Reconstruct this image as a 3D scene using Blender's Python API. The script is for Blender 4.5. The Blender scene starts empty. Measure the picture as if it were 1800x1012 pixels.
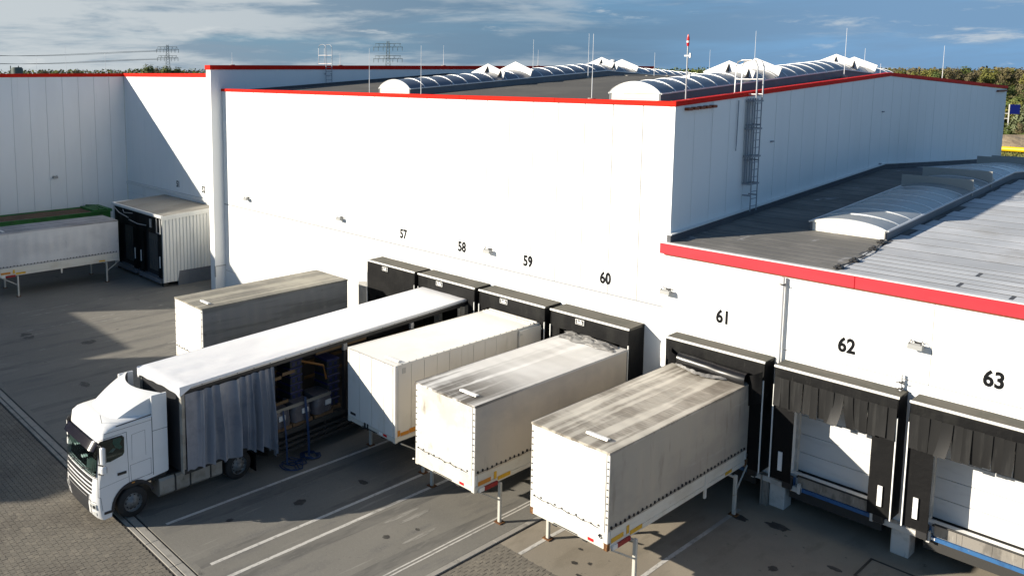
import bpy, math, random
from mathutils import Vector, Matrix, noise as mnoise
random.seed(7)
R = math.radians
scene = bpy.context.scene
COL = scene.collection

# ------------------------------------------------------------------ camera
CAM_H = 13.75
cd = bpy.data.cameras.new("camera")
cam = bpy.data.objects.new("camera", cd); COL.objects.link(cam)
cd.sensor_fit = 'HORIZONTAL'; cd.sensor_width = 36.0
cd.lens = 1468.45 / 1800 * 36
cd.shift_x = (900 - 640) / 1800.0
cd.shift_y = -(506 - 303) / 1800.0
cd.clip_start = 0.5; cd.clip_end = 8000
_r = ((0.63842572, 0.76967864, -0.00271716), (0.09087849, -0.07888562, -0.99273267), (-0.76429948, 0.63353914, -0.12030984))
cam.matrix_world = Matrix(((_r[0][0], -_r[1][0], -_r[2][0], 0), (_r[0][1], -_r[1][1], -_r[2][1], 0),
                           (_r[0][2], -_r[1][2], -_r[2][2], CAM_H), (0, 0, 0, 1)))
scene.camera = cam

# ------------------------------------------------------------------ sun, sky, exposure
SUN = Vector((-1.0, -1.50, 0.69)).normalized()           # towards the sun
EL = math.asin(SUN.z); AZ = math.atan2(SUN.x, SUN.y)      # azimuth from +Y towards +X
ld = bpy.data.lights.new("sun", 'SUN'); ld.energy = 5.0; ld.angle = R(0.5); ld.color = (1.0, 0.91, 0.77)
sun = bpy.data.objects.new("sun", ld); COL.objects.link(sun)
sun.rotation_euler = (-SUN).to_track_quat('-Z', 'Y').to_euler()
scene.view_settings.view_transform = 'Standard'
scene.view_settings.look = 'None'
scene.view_settings.gamma = 1.0
scene.view_settings.use_curve_mapping = False
scene.view_settings.exposure = 0.80
world = bpy.data.worlds.new("World"); scene.world = world; world.use_nodes = True


class NT:
    def __init__(s, tree):
        s.t = tree; s.n = tree.nodes; s.l = tree.links

    def node(s, kind, **kw):
        nd = s.n.new(kind)
        for k, v in kw.items():
            setattr(nd, k, v)
        return nd

    def put(s, sock, val):
        if isinstance(val, bpy.types.NodeSocket):
            s.l.new(val, sock)
        else:
            if sock.type == 'RGBA' and len(val) == 3:
                val = (*val, 1)
            sock.default_value = val

    def math(s, op, a, b=0.0, clamp=False):
        nd = s.node('ShaderNodeMath', operation=op, use_clamp=clamp)
        s.put(nd.inputs[0], a); s.put(nd.inputs[1], b)
        return nd.outputs[0]

    def mix(s, fac, a, b, mode='MIX'):
        nd = s.node('ShaderNodeMix', data_type='RGBA', blend_type=mode)
        s.put(nd.inputs[0], fac); s.put(nd.inputs[6], a); s.put(nd.inputs[7], b)
        return nd.outputs[2]

    def ramp(s, val, lo, hi):
        nd = s.node('ShaderNodeMapRange'); nd.clamp = True; nd.interpolation_type = 'SMOOTHSTEP'
        s.put(nd.inputs[0], val); nd.inputs[1].default_value = lo; nd.inputs[2].default_value = hi
        return nd.outputs[0]

    def noise(s, vec, scale, detail=4, rough=0.55, stretch=(1, 1, 1), off=(0, 0, 0), dist=0.0):
        mp = s.node('ShaderNodeMapping')
        s.put(mp.inputs[0], vec); mp.inputs[3].default_value = stretch; mp.inputs[1].default_value = off
        nd = s.node('ShaderNodeTexNoise')
        s.l.new(mp.outputs[0], nd.inputs['Vector'])
        nd.inputs['Scale'].default_value = scale; nd.inputs['Detail'].default_value = detail
        nd.inputs['Roughness'].default_value = rough; nd.inputs['Distortion'].default_value = dist
        return nd.outputs[0]


w = NT(world.node_tree)
w.n.clear()
sky = w.node('ShaderNodeTexSky', sky_type='NISHITA')
sky.sun_disc = False; sky.sun_elevation = EL; sky.sun_rotation = AZ
sky.altitude = 60; sky.air_density = 1.2; sky.dust_density = 1.0; sky.ozone_density = 1.6
tc = w.node('ShaderNodeTexCoord')
gen = tc.outputs['Generated']
sep = w.node('ShaderNodeSeparateXYZ'); w.l.new(gen, sep.inputs[0])
side = w.math('MULTIPLY_ADD', sep.outputs[0], -0.5)      # + towards -X (left)
n1 = w.noise(gen, 2.6, 7, 0.58, (1.0, 1.0, 9.0), (3.1, 0.4, 0.2), 0.25)
n2 = w.noise(gen, 5.0, 6, 0.6, (1.0, 1.0, 7.0), (7.7, 2.2, 1.3), 0.2)
n3 = w.noise(gen, 9.0, 7, 0.62, (1.0, 1.0, 5.5), (1.2, 5.2, 0.6), 0.3)
leftness = w.ramp(sep.outputs[0], -0.55, -1.0)
rightness = w.ramp(sep.outputs[0], -0.66, -0.30)
grey_f = w.ramp(w.math('ADD', n1, w.math('MULTIPLY', leftness, 0.10)), 0.36, 0.62)
white_f = w.ramp(w.math('ADD', n2, w.math('MULTIPLY', leftness, 0.20)), 0.52, 0.71)
wisp_f = w.ramp(n3, 0.59, 0.73)
upness_ = w.ramp(sep.outputs[2], 0.20, 0.85)
clear = w.mix(leftness, w.mix(rightness, (1.08, 2.15, 3.6), (1.42, 3.35, 6.3)), (1.6, 2.9, 4.1))
clear = w.mix(upness_, clear, (0.52, 1.04, 2.05))
clear = w.mix(0.8, w.mix(1.0, sky.outputs[0], (0.60, 0.86, 1.15), 'MULTIPLY'), clear)
grey = w.mix(leftness, w.mix(rightness, (1.1, 1.95, 2.9), (1.55, 2.65, 4.1)), (2.3, 2.95, 3.6))
grey = w.mix(upness_, grey, (0.55, 0.95, 1.65))
c = w.mix(w.math('MULTIPLY', grey_f, 0.85), clear, grey)
c = w.mix(w.math('MULTIPLY', white_f, w.math('ADD', w.math('MULTIPLY', leftness, 0.45), 0.42)), c, w.mix(upness_, (4.9, 5.3, 5.5), (1.6, 1.8, 2.0)))
c = w.mix(w.math('MULTIPLY', wisp_f, 0.6), c, w.mix(upness_, (5.6, 5.9, 6.0), (1.7, 1.9, 2.1)))
bg = w.node('ShaderNodeBackground'); w.l.new(c, bg.inputs[0]); bg.inputs[1].default_value = 0.071
wo = w.node('ShaderNodeOutputWorld'); w.l.new(bg.outputs[0], wo.inputs[0])


# ------------------------------------------------------------------ materials
def material(name, base, rough=0.6, metal=0.0, layers=(), bump=None, spec=0.5, coord='pos'):
    """layers: (scale, stretch, colour, lo, hi, amount, detail)"""
    m = bpy.data.materials.new(name); m.use_nodes = True
    t = NT(m.node_tree); b = t.n['Principled BSDF']
    g = t.node('ShaderNodeNewGeometry'); pos = g.outputs['Position']
    if coord == 'obj':
        pos = t.node('ShaderNodeTexCoord').outputs['Object']
    colr = base
    for i, L in enumerate(layers):
        sc, st, cc, lo, hi, amt = L[:6]
        det = L[6] if len(L) > 6 else 5
        fac = t.ramp(t.noise(pos, sc, det, 0.6, st, (i * 7.3, i * 3.1, i * 5.7)), lo, hi)
        colr = t.mix(t.math('MULTIPLY', fac, amt), colr, cc)
    t.put(b.inputs['Base Color'], colr)
    b.inputs['Roughness'].default_value = rough; b.inputs['Metallic'].default_value = metal
    b.inputs['Specular IOR Level'].default_value = spec
    if bump:
        bp = t.node('ShaderNodeBump'); bp.inputs['Strength'].default_value = bump[1]; bp.inputs['Distance'].default_value = bump[2] if len(bump) > 2 else 0.02
        st = bump[3] if len(bump) > 3 else (1, 1, 1)
        t.l.new(t.noise(pos, bump[0], 5, 0.6, st), bp.inputs['Height'])
        t.l.new(bp.outputs[0], b.inputs['Normal'])
    return m


S1 = (1, 1, 1)
MAT = {}
MAT['concrete'] = material('yard_concrete', (0.172, 0.164, 0.145), 0.85, 0, [
    (0.16, S1, (0.205, 0.195, 0.172), 0.42, 0.62, 0.8), (0.9, (1.6, 0.35, 1), (0.125, 0.122, 0.118), 0.52, 0.68, 0.7),
    (2.2, (2.6, 0.16, 1), (0.30, 0.285, 0.255), 0.60, 0.74, 0.65), (1.1, S1, (0.07, 0.066, 0.062), 0.67, 0.74, 0.75),
    (9.0, S1, (0.11, 0.105, 0.10), 0.58, 0.72, 0.45), (14, S1, (0.21, 0.20, 0.178), 0.52, 0.66, 0.5, 3), (40, S1, (0.30, 0.29, 0.27), 0.56, 0.72, 0.5, 2)], (30, 0.25, 0.01), 0.3)
MAT['concrete_tan'] = material('tan_concrete', (0.255, 0.225, 0.18), 0.85, 0, [
    (0.3, S1, (0.31, 0.272, 0.215), 0.42, 0.62, 0.8), (1.2, (1.5, 0.5, 1), (0.21, 0.185, 0.145), 0.52, 0.68, 0.7),
    (1.9, S1, (0.07, 0.062, 0.052), 0.68, 0.73, 0.85), (5.0, S1, (0.10, 0.09, 0.075), 0.67, 0.73, 0.8),
    (45, S1, (0.42, 0.365, 0.28), 0.56, 0.72, 0.5, 2), (28, S1, (0.15, 0.13, 0.105), 0.62, 0.74, 0.5, 2)], (25, 0.3, 0.01), 0.3)
MAT['paver'] = material('concrete_paver', (0.18, 0.163, 0.135), 0.9, 0, [
    (0.5, S1, (0.14, 0.125, 0.105), 0.45, 0.65, 0.8), (3.2, S1, (0.235, 0.21, 0.17), 0.52, 0.66, 0.7),
    (60, S1, (0.12, 0.11, 0.095), 0.55, 0.7, 0.5, 2)], (70, 0.3, 0.01), 0.25)
MAT['joint_sand'] = material('joint_sand', (0.045, 0.04, 0.034), 0.95)
MAT['kerb'] = material('kerb_concrete', (0.30, 0.285, 0.255), 0.85, 0, [(2.0, S1, (0.20, 0.19, 0.17), 0.5, 0.66, 0.7), (30, S1, (0.16, 0.15, 0.14), 0.58, 0.7, 0.5)], (40, 0.3, 0.01), 0.3)
MAT['slot'] = material('drain_slot_iron', (0.03, 0.03, 0.032), 0.7)
MAT['paint'] = material('worn_line_paint', (0.55, 0.53, 0.49), 0.75, 0, [(5.0, (3, 1, 1), (0.24, 0.23, 0.21), 0.50, 0.68, 0.8, 6), (0.30, S1, (0.22, 0.21, 0.19), 0.50, 0.66, 0.7)])
MAT['ground'] = material('field_ground', (0.09, 0.10, 0.045), 0.95, 0, [(0.02, S1, (0.12, 0.10, 0.06), 0.45, 0.6, 0.9), (0.6, S1, (0.05, 0.07, 0.025), 0.45, 0.65, 0.7)])
MAT['white'] = material('white_wall_sheet', (0.80, 0.81, 0.80), 0.42, 0, [(0.25, (1, 1, 0.3), (0.74, 0.75, 0.74), 0.45, 0.65, 0.6), (1.6, (2.5, 2.5, 0.12), (0.68, 0.685, 0.68), 0.60, 0.74, 0.45)], None, 0.4)
MAT['white_low'] = material('white_low_wall', (0.79, 0.79, 0.775), 0.5, 0, [(0.9, (1, 1, 0.3), (0.70, 0.70, 0.68), 0.5, 0.7, 0.5)], None, 0.3)
MAT['wall_core'] = material('wall_joint_core', (0.30, 0.31, 0.32), 0.7)
MAT['red'] = material('red_flashing', (0.62, 0.016, 0.006), 0.55, 0, [(0.7, S1, (0.52, 0.014, 0.007), 0.45, 0.65, 0.6)], None, 0.08)
MAT['red_pink'] = material('faded_red_fascia', (0.60, 0.030, 0.043), 0.42, 0, [(0.5, (1, 1, 3), (0.54, 0.036, 0.050), 0.45, 0.6, 0.6), (9, (0.2, 1, 6), (0.64, 0.06, 0.07), 0.6, 0.75, 0.3)], None, 0.35)
MAT['grey_trim'] = material('grey_metal_trim', (0.42, 0.42, 0.41), 0.45, 0.3)
MAT['pale_trim'] = material('pale_metal_trim', (0.72, 0.72, 0.70), 0.4, 0.1)
MAT['roof_dark'] = material('bitumen_roof', (0.105, 0.10, 0.092), 0.9, 0, [(0.3, S1, (0.135, 0.128, 0.115), 0.42, 0.65, 0.8), (4, (0.3, 2, 1), (0.085, 0.08, 0.075), 0.5, 0.7, 0.6)], (35, 0.3, 0.01), 0.2)
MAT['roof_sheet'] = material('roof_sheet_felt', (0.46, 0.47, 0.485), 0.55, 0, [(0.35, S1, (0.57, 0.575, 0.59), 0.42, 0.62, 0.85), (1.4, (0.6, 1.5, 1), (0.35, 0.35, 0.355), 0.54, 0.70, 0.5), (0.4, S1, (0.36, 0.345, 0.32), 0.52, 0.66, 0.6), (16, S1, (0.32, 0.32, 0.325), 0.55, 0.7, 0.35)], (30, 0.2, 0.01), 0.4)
def own_tone(m, amt):
    t = NT(m.node_tree); b = t.n['Principled BSDF']; src = b.inputs['Base Color'].links[0].from_socket
    k = t.math('MULTIPLY_ADD', t.node('ShaderNodeObjectInfo').outputs['Random'], amt); k.node.inputs[2].default_value = 1 - amt * .5
    cb = t.node('ShaderNodeCombineColor')
    for i in range(3): t.l.new(k, cb.inputs[i])
    t.put(b.inputs['Base Color'], t.mix(1.0, src, cb.outputs[0], 'MULTIPLY'))
own_tone(MAT['roof_sheet'], 0.30)
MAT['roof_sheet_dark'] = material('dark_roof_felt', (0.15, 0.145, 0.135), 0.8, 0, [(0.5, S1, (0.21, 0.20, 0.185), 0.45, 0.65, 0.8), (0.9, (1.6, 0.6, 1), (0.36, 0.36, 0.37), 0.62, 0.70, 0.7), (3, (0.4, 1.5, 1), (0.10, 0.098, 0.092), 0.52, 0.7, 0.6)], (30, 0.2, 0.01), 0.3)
MAT['upstand'] = material('dark_upstand', (0.07, 0.072, 0.08), 0.7, 0, [(1.1, S1, (0.1, 0.1, 0.105), 0.5, 0.65, 0.6)])
MAT['curb'] = material('grp_curb', (0.13, 0.14, 0.155), 0.55, 0, [(0.8, S1, (0.18, 0.185, 0.195), 0.45, 0.65, 0.6)])
MAT['curb_white'] = material('white_end_curb', (0.72, 0.70, 0.64), 0.5, 0, [(2.0, (1, 1, 0.4), (0.56, 0.52, 0.42), 0.52, 0.68, 0.7)])
MAT['rib'] = material('aluminium_rib', (0.66, 0.67, 0.68), 0.35, 0.5)
MAT['deflector'] = material('white_deflector', (0.78, 0.77, 0.74), 0.5)
MAT['deflector_back'] = material('grey_deflector', (0.36, 0.35, 0.32), 0.6)
MAT['black'] = material('black_rubber', (0.0045, 0.0045, 0.005), 0.6, 0, [(1.2, (1.5, 1.5, 0.4), (0.013, 0.013, 0.012), 0.5, 0.66, 0.8), (6, (2, 2, 0.3), (0.028, 0.027, 0.024), 0.64, 0.78, 0.5)], (3, 0.5, 0.03), 0.2)
MAT['black_pad'] = material('black_vinyl_cushion', (0.008, 0.008, 0.009), 0.3, 0, [(2, S1, (0.018, 0.018, 0.018), 0.55, 0.7, 0.6)])
MAT['canopy'] = material('dusty_canopy_top', (0.115, 0.108, 0.092), 0.85, 0, [(0.9, S1, (0.085, 0.085, 0.072), 0.45, 0.62, 0.8), (5, S1, (0.145, 0.132, 0.112), 0.55, 0.7, 0.6)], (18, 0.3, 0.01), 0.2)
MAT['strip'] = material('rubber_strip', (0.010, 0.010, 0.0102), 0.5, 0, [(2.0, (3, 3, 0.3), (0.026, 0.026, 0.0255), 0.48, 0.68, 0.8), (0.8, S1, (0.009, 0.009, 0.009), 0.5, 0.65, 0.6)], None, 0.3)
MAT['edge'] = material('white_edge_trim', (0.80, 0.80, 0.77), 0.45)
MAT['mark'] = material('white_guide_mark', (0.80, 0.80, 0.78), 0.5, 0, [(8, S1, (0.55, 0.55, 0.52), 0.58, 0.7, 0.5)])
MAT['door'] = material('white_door_panel', (0.66, 0.66, 0.65), 0.5, 0, [(1.5, (1, 1, 3), (0.55, 0.55, 0.54), 0.5, 0.7, 0.5)])
MAT['grey_door'] = material('grey_door_panel', (0.07, 0.072, 0.07), 0.6)
MAT['void'] = material('dark_opening', (0.02, 0.02, 0.021), 0.9)
MAT['sill'] = material('white_concrete_sill', (0.56, 0.545, 0.51), 0.8, 0, [(2, S1, (0.40, 0.385, 0.35), 0.5, 0.66, 0.7), (9, (1, 1, 0.3), (0.3, 0.28, 0.25), 0.62, 0.74, 0.5)])
MAT['blue'] = material('blue_dock_steel', (0.025, 0.11, 0.27), 0.5, 0, [(3, S1, (0.02, 0.07, 0.18), 0.5, 0.66, 0.8), (9, S1, (0.25, 0.22, 0.16), 0.62, 0.72, 0.7)])
MAT['lip'] = material('scuffed_lip_steel', (0.30, 0.28, 0.25), 0.5, 0.4, [(3, (1, 1, 0.4), (0.16, 0.15, 0.135), 0.48, 0.62, 0.8), (7, (2, 1, 0.3), (0.44, 0.42, 0.37), 0.58, 0.7, 0.6)])
MAT['rust'] = material('rusty_steel', (0.13, 0.055, 0.02), 0.8, 0.2, [(9, S1, (0.30, 0.16, 0.05), 0.5, 0.64, 0.8), (14, S1, (0.05, 0.025, 0.012), 0.55, 0.68, 0.7)])
MAT['steel'] = material('galvanised_steel', (0.46, 0.47, 0.48), 0.4, 0.7)
MAT['steel_white'] = material('white_tube', (0.70, 0.70, 0.69), 0.4, 0.1)
MAT['steel_blue'] = material('weathered_ladder_steel', (0.26, 0.285, 0.32), 0.5, 0.4)
MAT['black_iron'] = material('black_iron', (0.02, 0.02, 0.021), 0.5)
MAT['ink'] = material('number_paint', (0.007, 0.0075, 0.009), 0.7, 0, (), None, 0.1)
# dirty tarpaulins
MAT['tarp_white'] = material('white_tarp', (0.70, 0.69, 0.655), 0.55, 0, [(0.8, S1, (0.62, 0.59, 0.53), 0.48, 0.68, 0.7), (2.6, (1, 1, 0.35), (0.52, 0.47, 0.38), 0.60, 0.76, 0.6)], (5, 0.25, 0.02), 0.4)
MAT['tarp_front_dirty'] = material('stained_front_tarp', (0.62, 0.605, 0.57), 0.6, 0, [(0.9, S1, (0.50, 0.475, 0.425), 0.46, 0.64, 0.85), (2.2, (1, 1, 0.4), (0.24, 0.21, 0.165), 0.57, 0.73, 0.8), (6, (1.5, 1, 0.2), (0.30, 0.27, 0.22), 0.62, 0.75, 0.5)], (5, 0.25, 0.02), 0.3)
MAT['tarp_side'] = material('grimy_side_tarp', (0.40, 0.362, 0.30), 0.65, 0, [(0.7, (1, 0.5, 1), (0.33, 0.30, 0.26), 0.44, 0.64, 0.8), (3.0, (1, 1.2, 0.22), (0.24, 0.21, 0.175), 0.55, 0.73, 0.7), (1.2, (1, 0.3, 2.5), (0.50, 0.465, 0.41), 0.58, 0.72, 0.5)], (4, 0.3, 0.02), 0.3)
MAT['tarp_side_light'] = material('dull_side_tarp', (0.51, 0.46, 0.385), 0.65, 0, [(0.6, (1, 0.5, 1), (0.41, 0.375, 0.33), 0.44, 0.64, 0.8), (3.0, (1, 1.2, 0.2), (0.34, 0.29, 0.24), 0.60, 0.76, 0.55)], (4, 0.3, 0.02), 0.3)
MAT['tarp_cool'] = material('dull_white_tarp', (0.58, 0.58, 0.58), 0.6, 0, [(0.6, (1, 0.5, 1), (0.47, 0.47, 0.475), 0.44, 0.64, 0.8), (2.6, (1, 1.2, 0.3), (0.33, 0.33, 0.335), 0.60, 0.76, 0.6)], (4, 0.3, 0.02), 0.3)
MAT['tarp_grey'] = material('planked_grey_tarp', (0.235, 0.232, 0.222), 0.7, 0, [(1.0, (1, 0.25, 4.0), (0.165, 0.162, 0.152), 0.46, 0.62, 0.85), (4, (1, 0.5, 1), (0.30, 0.295, 0.28), 0.60, 0.73, 0.5), (2.5, S1, (0.10, 0.098, 0.09), 0.66, 0.72, 0.7)], (4, 0.3, 0.02), 0.3)
MAT['roof_clean'] = material('clean_steel_roof', (0.72, 0.71, 0.68), 0.4, 0, [(0.6, (1, 0.6, 1), (0.64, 0.62, 0.58), 0.48, 0.68, 0.6), (3, (0.4, 1.5, 1), (0.54, 0.51, 0.46), 0.62, 0.76, 0.4)])
MAT['box_steel'] = material('ivory_steel_panel', (0.66, 0.635, 0.575), 0.45, 0, [(0.7, S1, (0.58, 0.55, 0.48), 0.48, 0.66, 0.6), (2.4, (2, 2, 0.2), (0.46, 0.41, 0.32), 0.62, 0.76, 0.5)])


def streaky_roof(name, base, dirt, dark, k, cover, front=None):
    m = material(name, base, 0.6)
    t = NT(m.node_tree); b = t.n['Principled BSDF']
    pos = t.node('ShaderNodeNewGeometry').outputs['Position']
    bands = t.ramp(t.noise(pos, k * 1.5, 3, 0.55, (1.0, 0.035, 1), (2, 1, 0)), 0.42, 0.56)
    fine = t.noise(pos, 7.0, 4, 0.7, (0.30, 2.2, 1), (5, 3, 0))
    big = t.noise(pos, 0.45, 3, 0.6, S1, (1, 8, 0))
    f = t.math('MULTIPLY', bands, t.ramp(t.math('ADD', t.math('MULTIPLY', fine, 0.45), t.math('MULTIPLY', big, 0.65)), cover, cover + 0.22))
    c1 = t.mix(t.ramp(big, 0.35, 0.65), base, dirt)
    if front:
        sp = t.node('ShaderNodeSeparateXYZ'); t.l.new(pos, sp.inputs[0])
        near = t.ramp(t.math('ADD', sp.outputs[1], t.math('MULTIPLY', big, 1.5)), front[1], front[0])
        f = t.math('MULTIPLY', f, near)
        bands = t.math('MULTIPLY', bands, t.math('MULTIPLY_ADD', near, 0.35))
    c1 = t.mix(t.math('MULTIPLY', bands, 0.45), c1, dark)
    c1 = t.mix(f, c1, dark)
    t.put(b.inputs['Base Color'], c1)
    return m


MAT['roof_streak'] = streaky_roof('streaked_tarp_roof', (0.56, 0.525, 0.455), (0.42, 0.39, 0.33), (0.16, 0.138, 0.11), 2.0, 0.44)
MAT['roof_streak_pale'] = streaky_roof('pale_tarp_roof', (0.72, 0.71, 0.69), (0.60, 0.585, 0.56), (0.085, 0.075, 0.062), 1.3, 0.36, (18.6, 21.6))
MAT['roof_olive'] = streaky_roof('weathered_tarp_roof', (0.36, 0.335, 0.27), (0.26, 0.24, 0.195), (0.15, 0.14, 0.115), 1.6, 0.42)
MAT['roof_shade'] = streaky_roof('dull_grey_tarp_roof', (0.40, 0.39, 0.40), (0.28, 0.275, 0.28), (0.18, 0.175, 0.175), 1.6, 0.42)
MAT['tarp_silver'] = material('crumpled_silver_tarp', (0.16, 0.155, 0.148), 0.4, 0, [(4, S1, (0.30, 0.29, 0.275), 0.48, 0.62, 0.8), (8, S1, (0.14, 0.13, 0.12), 0.58, 0.7, 0.7)])
MAT['board'] = material('body_side_board', (0.62, 0.60, 0.535), 0.5, 0, [(1.4, (1, 0.5, 1), (0.52, 0.48, 0.40), 0.48, 0.66, 0.7), (5, (1, 1, 0.4), (0.36, 0.27, 0.16), 0.66, 0.78, 0.7)])
MAT['yellow'] = material('yellow_marking', (0.62, 0.36, 0.02), 0.5, 0, [(14, S1, (0.45, 0.24, 0.03), 0.52, 0.66, 0.8)])
MAT['orange'] = material('orange_marking', (0.50, 0.20, 0.02), 0.5)
MAT['refl_red'] = material('red_reflector', (0.60, 0.015, 0.02), 0.25)
MAT['under'] = material('dark_underframe', (0.035, 0.034, 0.032), 0.7, 0.2)
MAT['leg'] = material('cream_leg_steel', (0.50, 0.49, 0.44), 0.5, 0.1, [(7, S1, (0.30, 0.20, 0.10), 0.60, 0.72, 0.8), (12, S1, (0.12, 0.09, 0.06), 0.66, 0.75, 0.7)])
# lorry
MAT['cab'] = material('white_cab_paint', (0.80, 0.80, 0.79), 0.22, 0, [(0.9, S1, (0.74, 0.74, 0.72), 0.45, 0.65, 0.5), (4, (1, 1, 0.3), (0.62, 0.60, 0.56), 0.66, 0.78, 0.35)], None, 0.5)
MAT['cab_plastic'] = material('dark_cab_plastic', (0.022, 0.023, 0.026), 0.45)
MAT['visor'] = material('smoked_visor', (0.006, 0.0055, 0.012), 0.22, 0, (), None, 0.25)
MAT['dash'] = material('dark_dashboard', (0.012, 0.014, 0.014), 0.6)
MAT['teal'] = material('teal_cab_curtain', (0.03, 0.33, 0.30), 0.6)
MAT['seat'] = material('grey_green_seat', (0.025, 0.045, 0.04), 0.7)
MAT['paper'] = material('white_paper', (0.5, 0.51, 0.51), 0.6)
MAT['tank'] = material('dull_tank_alloy', (0.34, 0.325, 0.29), 0.5, 0.3, [(2, S1, (0.24, 0.225, 0.19), 0.45, 0.65, 0.8), (7, (1, 1, 0.4), (0.16, 0.14, 0.11), 0.62, 0.74, 0.6)])
MAT['tyre'] = material('tyre_rubber', (0.018, 0.018, 0.018), 0.75, 0, [(12, S1, (0.04, 0.038, 0.035), 0.55, 0.7, 0.6)])
MAT['wheel'] = material('grey_wheel_rim', (0.19, 0.19, 0.185), 0.55, 0.3, [(8, S1, (0.08, 0.075, 0.07), 0.5, 0.66, 0.7)])
MAT['curtain'] = material('grey_blue_curtain', (0.225, 0.24, 0.275), 0.30, 0, [(1.2, S1, (0.13, 0.145, 0.18), 0.45, 0.65, 0.7), (3, (1, 1, 0.4), (0.10, 0.105, 0.12), 0.6, 0.75, 0.5)], None, 0.9)
MAT['truck_tarp'] = material('bright_roof_tarp', (0.78, 0.78, 0.79), 0.4, 0, [(0.6, S1, (0.73, 0.73, 0.745), 0.45, 0.65, 0.6)], (2.2, 0.5, 0.03, (1.4, 0.7, 1)))
MAT['rail'] = material('anodised_rail', (0.45, 0.46, 0.48), 0.35, 0.6)
MAT['wood'] = material('slat_wood', (0.10, 0.06, 0.022), 0.7, 0, [(6, (1, 0.2, 4), (0.06, 0.034, 0.013), 0.48, 0.62, 0.8)])
MAT['alu_slat'] = material('alloy_slat', (0.26, 0.25, 0.22), 0.45, 0.4)
MAT['pallet'] = material('pallet_wood', (0.13, 0.075, 0.035), 0.8, 0, [(5, S1, (0.15, 0.085, 0.04), 0.48, 0.64, 0.7)])
MAT['film'] = material('stretch_film', (0.075, 0.072, 0.082), 0.28, 0, [(3, S1, (0.07, 0.068, 0.078), 0.46, 0.64, 0.8), (8, S1, (0.22, 0.215, 0.23), 0.6, 0.72, 0.6)], (8, 0.6, 0.03))
MAT['crate'] = material('grey_green_crate', (0.025, 0.03, 0.028), 0.5)
MAT['crate_blue'] = material('blue_crate_lid', (0.013, 0.018, 0.085), 0.45)
MAT['strap'] = material('blue_lashing', (0.004, 0.026, 0.085), 0.6)
MAT['orange_arm'] = material('orange_rail', (0.22, 0.085, 0.008), 0.5)
MAT['green'] = material('green_trailer_paint', (0.015, 0.13, 0.015), 0.5, 0, [(1.5, S1, (0.02, 0.09, 0.02), 0.45, 0.65, 0.8), (5, S1, (0.10, 0.08, 0.04), 0.66, 0.76, 0.6)])
MAT['brown_load'] = material('brown_load', (0.12, 0.065, 0.035), 0.9, 0, [(1.2, S1, (0.075, 0.045, 0.028), 0.45, 0.62, 0.8), (2.5, (2, 0.6, 1), (0.34, 0.30, 0.25), 0.63, 0.72, 0.8)], (6, 0.6, 0.05))
MAT['pod_sheet'] = material('white_trapezoid_sheet', (0.66, 0.66, 0.63), 0.45, 0, [(1.4, (1, 1, 0.3), (0.55, 0.545, 0.51), 0.5, 0.68, 0.6)])
MAT['pod_roof'] = material('dusty_pod_roof', (0.31, 0.295, 0.265), 0.7, 0, [(1.0, (1, 0.4, 1), (0.235, 0.22, 0.195), 0.45, 0.64, 0.8), (5, S1, (0.38, 0.365, 0.335), 0.58, 0.72, 0.5)])
MAT['pylon'] = material('green_grey_pylon', (0.10, 0.125, 0.115), 0.7)
MAT['wire'] = material('power_wire', (0.08, 0.085, 0.09), 0.6)
MAT['rod'] = material('pale_lightning_rod', (0.72, 0.73, 0.74), 0.4, 0.2)
MAT['lamp_body'] = material('grey_lamp_body', (0.30, 0.305, 0.30), 0.5, 0.2)
MAT['lamp_glass'] = material('lamp_glass', (0.55, 0.56, 0.54), 0.2)
MAT['brown'] = material('brown_outlet', (0.20, 0.05, 0.015), 0.6)
MAT['eyelet'] = material('steel_eyelet', (0.16, 0.155, 0.145), 0.5, 0.3)
MAT['red_bar'] = material('dull_red_lamp_bar', (0.26, 0.006, 0.010), 0.4)
MAT['sand'] = material('sand_heap', (0.34, 0.26, 0.17), 0.95, 0, [(0.6, S1, (0.22, 0.165, 0.105), 0.45, 0.62, 0.8)], (1.2, 0.8, 0.3))
MAT['pipe_yellow'] = material('yellow_pipe', (0.75, 0.47, 0.01), 0.4)
MAT['sign_blue'] = material('navy_sign_board', (0.003, 0.007, 0.07), 0.7, 0, (), None, 0.03)
MAT['bark'] = material('tree_bark', (0.085, 0.068, 0.05), 0.9)
MAT['stain'] = material('office_wall', (0.4, 0.39, 0.37), 0.7)


def leaf_material(name, cols):
    m = bpy.data.materials.new(name); m.use_nodes = True
    t = NT(m.node_tree); b = t.n['Principled BSDF']
    pos = t.node('ShaderNodeNewGeometry').outputs['Position']
    oi = t.node('ShaderNodeObjectInfo')
    c0 = t.mix(t.ramp(t.noise(pos, 0.35, 3), 0.38, 0.62), cols[0], cols[1])
    c0 = t.mix(t.math('MULTIPLY', t.ramp(t.noise(pos, 1.0, 3, 0.6, S1, (4, 2, 8)), 0.5, 0.68), 0.6), c0, cols[2])
    c0 = t.mix(t.math('MULTIPLY', oi.outputs['Random'], 0.5), c0, cols[3])
    t.put(b.inputs['Base Color'], c0); b.inputs['Roughness'].default_value = 0.8
    b.inputs['Specular IOR Level'].default_value = 0.2
    return m


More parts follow.
